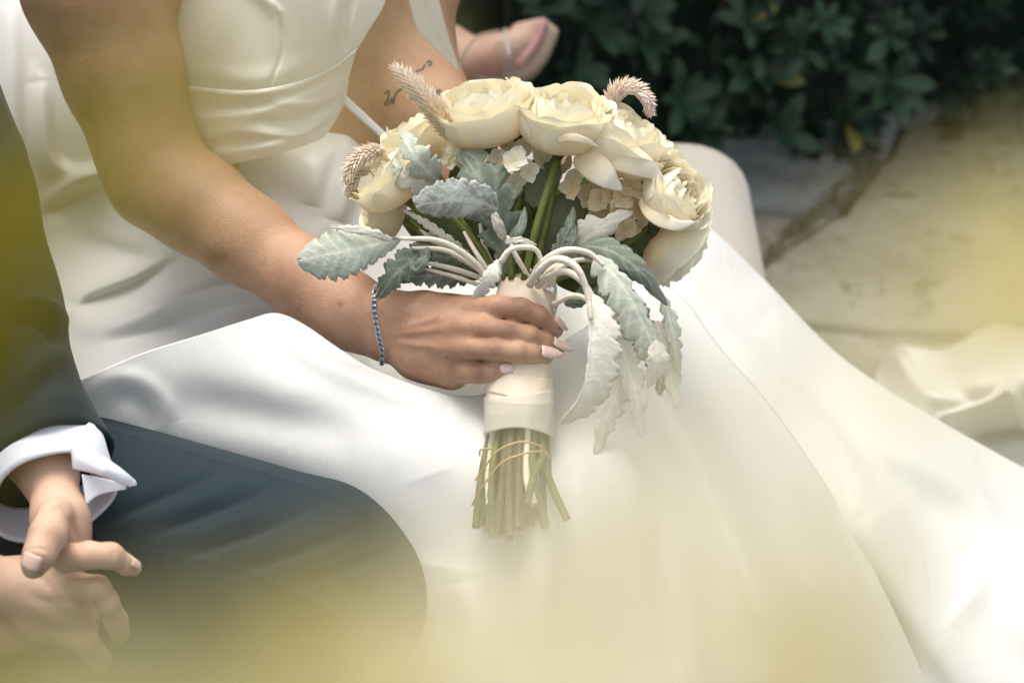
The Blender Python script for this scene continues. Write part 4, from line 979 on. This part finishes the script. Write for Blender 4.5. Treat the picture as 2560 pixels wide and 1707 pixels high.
mleaf([(1070, 618, .02), (1060, 650, .03), (1040, 672, .028), (1018, 640, .022)], 13, 16, M_DMD, .1, 3, .25, seed=27)
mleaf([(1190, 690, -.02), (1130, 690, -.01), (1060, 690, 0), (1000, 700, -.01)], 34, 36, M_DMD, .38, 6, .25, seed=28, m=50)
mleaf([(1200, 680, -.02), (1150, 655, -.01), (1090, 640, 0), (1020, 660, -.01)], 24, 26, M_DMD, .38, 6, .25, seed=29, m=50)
mleaf([(1190, 655, .0), (1120, 600, .014), (1060, 555, .018), (1008, 525, .012)], 16, 14, M_DMT, .35, 9, .3, seed=30, m=50)
mleaf([(1180, 660, .0), (1110, 615, .012), (1050, 575, .016)], 14, 12, M_DMT, .35, 9, .3, seed=31, m=50)
mleaf([(1410, 760, .0), (1480, 740, .01), (1560, 760, .01), (1610, 820, .0)], 34, 30, M_DMD, .3, 6, .25, seed=34, m=50)
# woolly stems
for pts, r in (([(1218, 700, .02), (1180, 650, .03), (1100, 603, .034), (1000, 596, .026)], 8.5), ([(1230, 700, .01), (1170, 655, .018), (1110, 625, .02), (1030, 620, .01)], 7.5), ([(1225, 705, .0), (1160, 680, .01), (1080, 660, .01), (1020, 655, .0)], 7),
               ([(1235, 700, .012), (1195, 640, .02), (1160, 580, .01)], 7), ([(1250, 700, .005), (1215, 630, .0), (1200, 560, -.01)], 8), ([(1205, 715, -.005), (1130, 690, 0), (1060, 672, 0)], 6),
               ([(1252, 655, .066), (1275, 625, .07), (1310, 618, .066), (1340, 625, .06), (1352, 655, .05), (1345, 700, .03)], 7.5),
               ([(1330, 705, .03), (1352, 660, .055), (1410, 626, .07), (1470, 632, .062), (1510, 665, .06)], 9), ([(1325, 712, .04), (1345, 680, .06), (1390, 648, .078), (1440, 668, .088), (1468, 730, .086), (1478, 800, .09)], 10),
               ([(1345, 715, .03), (1375, 690, .05), (1420, 680, .065), (1468, 720, .07), (1500, 790, .066)], 9), ([(1360, 720, .02), (1400, 670, .035), (1450, 650, .03), (1520, 655, .01)], 8), ([(1385, 760, .02), (1430, 740, .04), (1470, 752, .05), (1500, 800, .05)], 8),
               ([(1320, 690, .02), (1290, 640, .034), (1268, 590, .034)], 7), ([(1375, 730, .01), (1385, 690, .03), (1400, 650, .02)], 8), ([(1345, 710, .01), (1380, 672, .03), (1430, 640, .025)], 8)):
    tube('woolly_stem', pts, [r * 1.05, r * .9, r * 1.0, r * .82, r * .78, r * .55], M_DMS, bq, n=10, m=30)
for pts, r in (([(1310, 700, .02), (1340, 570, .026), (1392, 400, .010)], 10), ([(1240, 700, .006), (1200, 620, .01), (1130, 540, .0)], 9), ([(1262, 700, .01), (1240, 620, .006), (1215, 520, -.02)], 7),
               ([(1280, 700, .016), (1275, 600, .01), (1300, 500, -.01), (1350, 400, -.02)], 9), ([(1295, 700, 0), (1300, 600, -.01), (1290, 480, -.03)], 8), ([(1256, 700, -.005), (1260, 600, -.02), (1230, 500, -.03)], 8), ([(1270, 700, .0), (1250, 640, .012), (1242, 560, .0)], 6)):
    tube('stem', pts, r, M_STEM, bq, n=10)

# celosia spikes
def celosia(pts, r0, mat, n_=230, seed=1):
    r_ = np.random.default_rng(seed); p = crom(pts, 60); W = PW(p); T = np.gradient(W, axis=0); T /= np.linalg.norm(T, axis=1)[:, None]; mb = MB()
    V, F = tube_geo(W, np.interp(np.linspace(0, 1, 60), [0, .5, 1], [.6, .5, .15]) * r0 * S * .6, 8); mb.add(V, F)
    for i in range(n_):
        t = (i + .5) / n_; k = t * 59; a = int(k); c = W[a] * (1 - k + a) + W[min(59, a + 1)] * (k - a); tt = T[a]
        N = np.cross(tt, RC[:, 2] + .01); N /= np.linalg.norm(N); B = np.cross(tt, N); an = i * 2.39996
        o = N * math.cos(an) + B * math.sin(an); L = 1.25 * r0 * S * np.interp(t, [0, .3, .8, 1], [.9, 1.05, .75, .4]) * r_.uniform(.85, 1.2)
        d = (o * .75 + tt * .8); d /= np.linalg.norm(d); s_ = np.cross(d, o); s_ /= np.linalg.norm(s_); w_ = L * .24; u_ = np.cross(s_, d)
        c0 = c + o * L * .15
        mb.add([c0, c0 + d * L * .5 + s_ * w_, c0 + d * L * 1.25 + u_ * 0, c0 + d * L * .5 - s_ * w_, c0 + d * L * .5 + u_ * w_ * .7, c0 + d * L * .5 - u_ * w_ * .5], [(0, 1, 4), (4, 1, 2), (0, 4, 3), (4, 2, 3), (0, 5, 1), (5, 2, 1), (0, 3, 5), (5, 3, 2)])
    V, F = mb.get(); return mobj('celosia_spike', V, F, mat, bq, smooth=False)
celosia([(1140, 345, .0), (1085, 270, .01), (1030, 210, .012), (985, 168, .006)], 27, M_CELP, 300, 1)
celosia([(1150, 350, .002), (1110, 300, .012), (1070, 250, .012)], 28, M_CEL, 170, 2)
celosia([(960, 375, -.02), (915, 385, -.01), (882, 415, -.005), (865, 455, -.01)], 21, M_CELP, 200, 3)
celosia([(925, 420, -.02), (895, 450, -.015), (866, 486, -.02)], 18, M_CELP, 130, 4)
celosia([(1520, 290, -.03), (1540, 235, -.02), (1580, 220, -.015), (1615, 245, -.015), (1628, 286, -.02)], 22, M_CELP, 300, 5)

# ribbon wrap
AX = lambda t: crom([(1320, 688, -.004), (1310, 800, .004), (1300, 920, .022), (1298, 1110, .046)], 50)
def wrap(name, t0, t1, r0, r1, mat, hem=0., m=40, n=56, slope=0.0):
    ax = AX(0); V = []
    for i in range(m):
        t = t0 + (t1 - t0) * i / (m - 1)
        for j in range(n):
            a = 2 * math.pi * j / n
            tt = min(1, max(0, t + slope * math.cos(a) * 1 + hem * (i / (m - 1)) * math.cos(a) ** 2))
            k = tt * 49; b = int(min(k, 48)); c = ax[b] * (1 - k + b) + ax[b + 1] * (k - b)
            r = (r0 + (r1 - r0) * (t - t0) / (t1 - t0 + 1e-9)) * (1 - .10 * max(0, .1 - tt) / .1 - .0) + 1.3 * math.sin(5 * a + t * 9) + .8 * math.sin(9 * a - t * 20)
            V.append((c[0] + r * math.cos(a), c[1] + r * .10 * math.sin(a), c[2] + r * S * math.sin(a)))
    V = PW(V); return V, grid_faces(m, n, 0, True)
rb = empty('ribbon_wrap', P(1310, 880, 0), bq)
V, F = wrap('w', 0.0, .79, 74, 84, M_RIBBON, hem=.03); o = mobj('ribbon_core', V, F, M_RIBBON, rb)
n = 56; cap = V[:n]; ctr = cap.mean(0) - np.array(DV(0, -.004, 0)); mobj('ribbon_top', np.vstack([cap, ctr]), [(i, (i + 1) % n, n) for i in range(n)], M_RIBBON, rb)
for t0, t1, r0, r1, sl, mt in ((.01, .27, 76, 77, .03, M_RIBBON), (.24, .46, 78, 79, -.03, M_RIBBON), (.45, .585, 80, 82, .02, M_RIBBON), (.57, .71, 83, 85, .035, M_RIBBON), (.69, .80, 86, 88, -.02, M_RIBBON2), (.73, .88, 89, 92, .01, M_ORG)):
    V, F = wrap('ribbon_band', t0, t1, r0, r1, mt, slope=sl, m=14, hem=.07 if t1 > .85 else 0); o = mobj('ribbon_band', V, F, mt, rb); md = o.modifiers.new('t', 'SOLIDIFY'); md.thickness = .0005
g_cr = gem_geo(.0045, 10)
for x, y, z, nr, s_ in ((1378, 723, .022, (.35, .2, .9), 1.0), (1388, 768, .018, (.75, .1, .65), .8)):
    M_ = Matrix.Translation(P(x, y, z)) @ DV(*nr).to_track_quat('Z', 'Y').to_matrix().to_4x4() @ Matrix.Scale(s_, 4)
    inst('crystal_pin', mesh('crystal_pin', g_cr[0], g_cr[1], False, M_CRYST), rb, M_)
# cut stems below the ribbon
random.seed(11)
heads = []
for i in range(62):
    a = i * 2.39996; rr = math.sqrt((i + .5) / 62) * 79; sx = math.cos(a) * rr; sz = math.sin(a) * rr
    bx = 1294 + sx * 1.18 + random.gauss(0, 6); by = 1312 + random.gauss(0, 20) - abs(sx) * .1 + sz * .30; wht = i in (45, 51)
    if wht: by = 1262
    pts = [(1300 + sx * .8, 960, .022 + sz * S * .7), (1298 + sx * .86, 1070, .038 + sz * S * .86), (1295 + sx * 1.0 + random.gauss(0, 4), 1180, .058 + sz * S), (bx, by, .078 + sz * S * 1.1)]
    r = 10 if wht else random.uniform(7.5, 11)
    pm = PW(crom(pts, 26)); rad_ = np.full(26, r * S) + np.array([.0009 if random.random() < .10 else 0 for _ in range(26)])
    V, F = tube_geo(pm, rad_, 10, False); cx_ = len(V)
    st = mobj('cut_stem', V, F, M_STEMW if wht else random.choice((M_STEM2, M_STEM2, M_STEM3, M_STEM)), bq)
    ring = V[-10:]; c = ring.mean(0); mobj('cut_end', np.vstack([ring, c + (c - pm[-3]) * .05]), [(j, (j + 1) % 10, 10) for j in range(10)], M_CUT, bq if False else st)
for pts, r in (([(1362, 1140, .07), (1335, 1185, .108), (1318, 1262, .118)], 9), ([(1346, 1070, .05), (1364, 1170, .078), (1388, 1235, .088), (1418, 1298, .096)], 10), ([(1240, 1050, .03), (1216, 1130, .05), (1200, 1220, .07), (1190, 1318, .085)], 10)):
    tube('cut_stem', pts, r, M_STEM2, bq, n=10)
def band(pts, r=2.4):
    tube('rubber_band', pts, r, M_BAND, bq, n=8, m=70)
band([(1188, 1200, .075), (1200, 1185, .095), (1240, 1130, .112), (1290, 1106, .114), (1325, 1106, .112), (1355, 1118, .10), (1375, 1140, .08)])
band([(1180, 1262, .07), (1200, 1225, .10), (1250, 1160, .116), (1300, 1136, .118), (1345, 1128, .11), (1362, 1134, .10), (1378, 1146, .08)])
band([(1199, 1138, .06), (1202, 1124, .08), (1232, 1120, .095)])

# ================================================================== FOREGROUND SHRUB, out of focus close to the lens
fg = empty('shrub', P(900, 1900, 1.95), label='blurred yellow-green shrub leaves close in front of everything', category='shrub')
FL = leaf_geo(1.0, .24, .18, 8, .75)
fgm = {k: mesh('leaf', FL[0], FL[1], True, m_) for k, m_ in (('y', M_FG), ('o', M_FGD), ('p', M_FGP), ('m', M_FGM), ('n', M_FGN), ('q', M_FGQ))}
def fleaf(x, y, dist, L, ang, kind_, tilt=0.3, roll=0.):
    """leaf centred at picture point (x, y), dist metres from the camera, length L metres, pointing along ang in the picture"""
    c = P(x, y, D0 - dist); d = DV(math.cos(rad(ang)), math.sin(rad(ang)), tilt * .6).normalized(); z = DV(math.sin(roll) * .8, .25, 1.0); z = (z - d * z.dot(d)).normalized(); xx = d.cross(z)
    R_ = Matrix((xx, d, z)).transposed().to_4x4()
    inst('leaf', fgm[kind_], fg, Matrix.Translation(c - d * L / 2) @ R_ @ Matrix.Scale(L, 4))
FGL = [
 # left column
 (0, 700, .28, .026, 85, 'o'), (10, 540, .26, .022, 70, 'n'), (-60, 760, .28, .04, 85, 'o'), (130, 620, .20, .007, 60, 'm'),
 (320, 400, .19, .013, 60, 'n'), (400, 280, .18, .013, 85, 'n'), (420, 140, .17, .008, 110, 'm'), (420, 480, .18, .008, 50, 'n'), (260, 230, .17, .006, 60, 'n'), (120, 480, .18, .007, 60, 'm'),
 (580, 120, .17, .010, 100, 'm'), (660, 240, .16, .008, 20, 'm'), (780, 80, .16, .008, 10, 'q'), (560, 360, .17, .006, 60, 'q'), (110, 350, .18, .008, 100, 'm'), (840, 240, .15, .005, 0, 'q'),
 # bottom left
 (40, 1780, .26, .034, 10, 'm'), (300, 1750, .26, .034, -10, 'y'), (640, 1720, .26, .034, 15, 'y'), (240, 1660, .21, .008, 30, 'y'), (460, 1600, .20, .011, -20, 'y'), (720, 1560, .20, .011, 10, 'y'), (900, 1640, .22, .016, 20, 'q'), (640, 1640, .21, .009, 80, 'm'), (100, 1860, .3, .05, 0, 'm'), (560, 1860, .28, .05, 5, 'm'), (840, 1520, .20, .007, 70, 'q'), (960, 1500, .20, .008, 30, 'q'),
 # bottom centre and right: a cream sweep
 (1120, 1560, .20, .015, 50, 'p'), (1260, 1440, .19, .010, 40, 'p'), (1400, 1260, .16, .009, 20, 'p'), (1180, 1680, .22, .022, 20, 'p'), (1400, 1560, .19, .015, 60, 'p'), (1480, 1420, .17, .010, 10, 'p'), (1640, 1560, .18, .013, 60, 'p'), (1620, 1250, .16, .010, 30, 'p'), (1760, 1380, .16, .009, 80, 'p'),
 (1850, 1150, .155, .009, 45, 'p'), (1980, 960, .15, .007, 20, 'p'), (2060, 1240, .155, .007, 60, 'p'), (1980, 1560, .18, .012, 70, 'q'), (2060, 1700, .24, .018, 80, 'q'), (2250, 1640, .18, .009, 30, 'p'), (2250, 1400, .16, .006, 30, 'p'), (2300, 1080, .15, .006, 0, 'p'), (1850, 1740, .22, .018, 0, 'p'), (1480, 1760, .22, .024, 0, 'p'), (2450, 1560, .16, .006, 0, 'p'),
 (1420, 1240, .18, .011, 60, 'q'), (1500, 1130, .16, .008, 30, 'p'), (2080, 1660, .24, .022, 75, 'q'), (1960, 1240, .16, .009, 30, 'q'), (2200, 1500, .18, .010, 60, 'q'), (2350, 900, .155, .008, 10, 'p'), (2520, 1000, .16, .008, 30, 'p'),
 # right edge
 (2540, 760, .24, .018, 60, 'q'), (2420, 720, .17, .008, 10, 'q'),
 (2600, 700, .26, .028, 85, 'q'), (2460, 650, .18, .010, 60, 'q'), (2320, 700, .155, .007, 20, 'q'), (2560, 540, .18, .005, 100, 'q'), (2130, 780, .15, .006, 0, 'q'), (2460, 840, .16, .007, 0, 'q'),
]
random.seed(5)
for x, y, dist, L, ang, k_ in FGL: fleaf(x, y, dist, L, ang, k_, random.uniform(-.2, .5), random.uniform(-.4, .4))
def twig(pts, r=.0009):
    W = np.vstack([PW([(x, y, D0 - d)]) for x, y, d in pts]); V, F = tube_geo(crom(W, 20), r, 6); mobj('twig', V, F, M_BARK, fg)
twig([(-300, 2400, .34), (-60, 1300, .34), (20, 800, .34), (320, 300, .30), (480, -100, .28)])
twig([(500, 2600, .30), (520, 2000, .27), (480, 1850, .26)])
twig([(1500, 2600, .32), (1700, 2000, .28), (1990, 1850, .28)])
twig([(3000, 2200, .34), (2900, 1200, .32), (2700, 700, .3)])
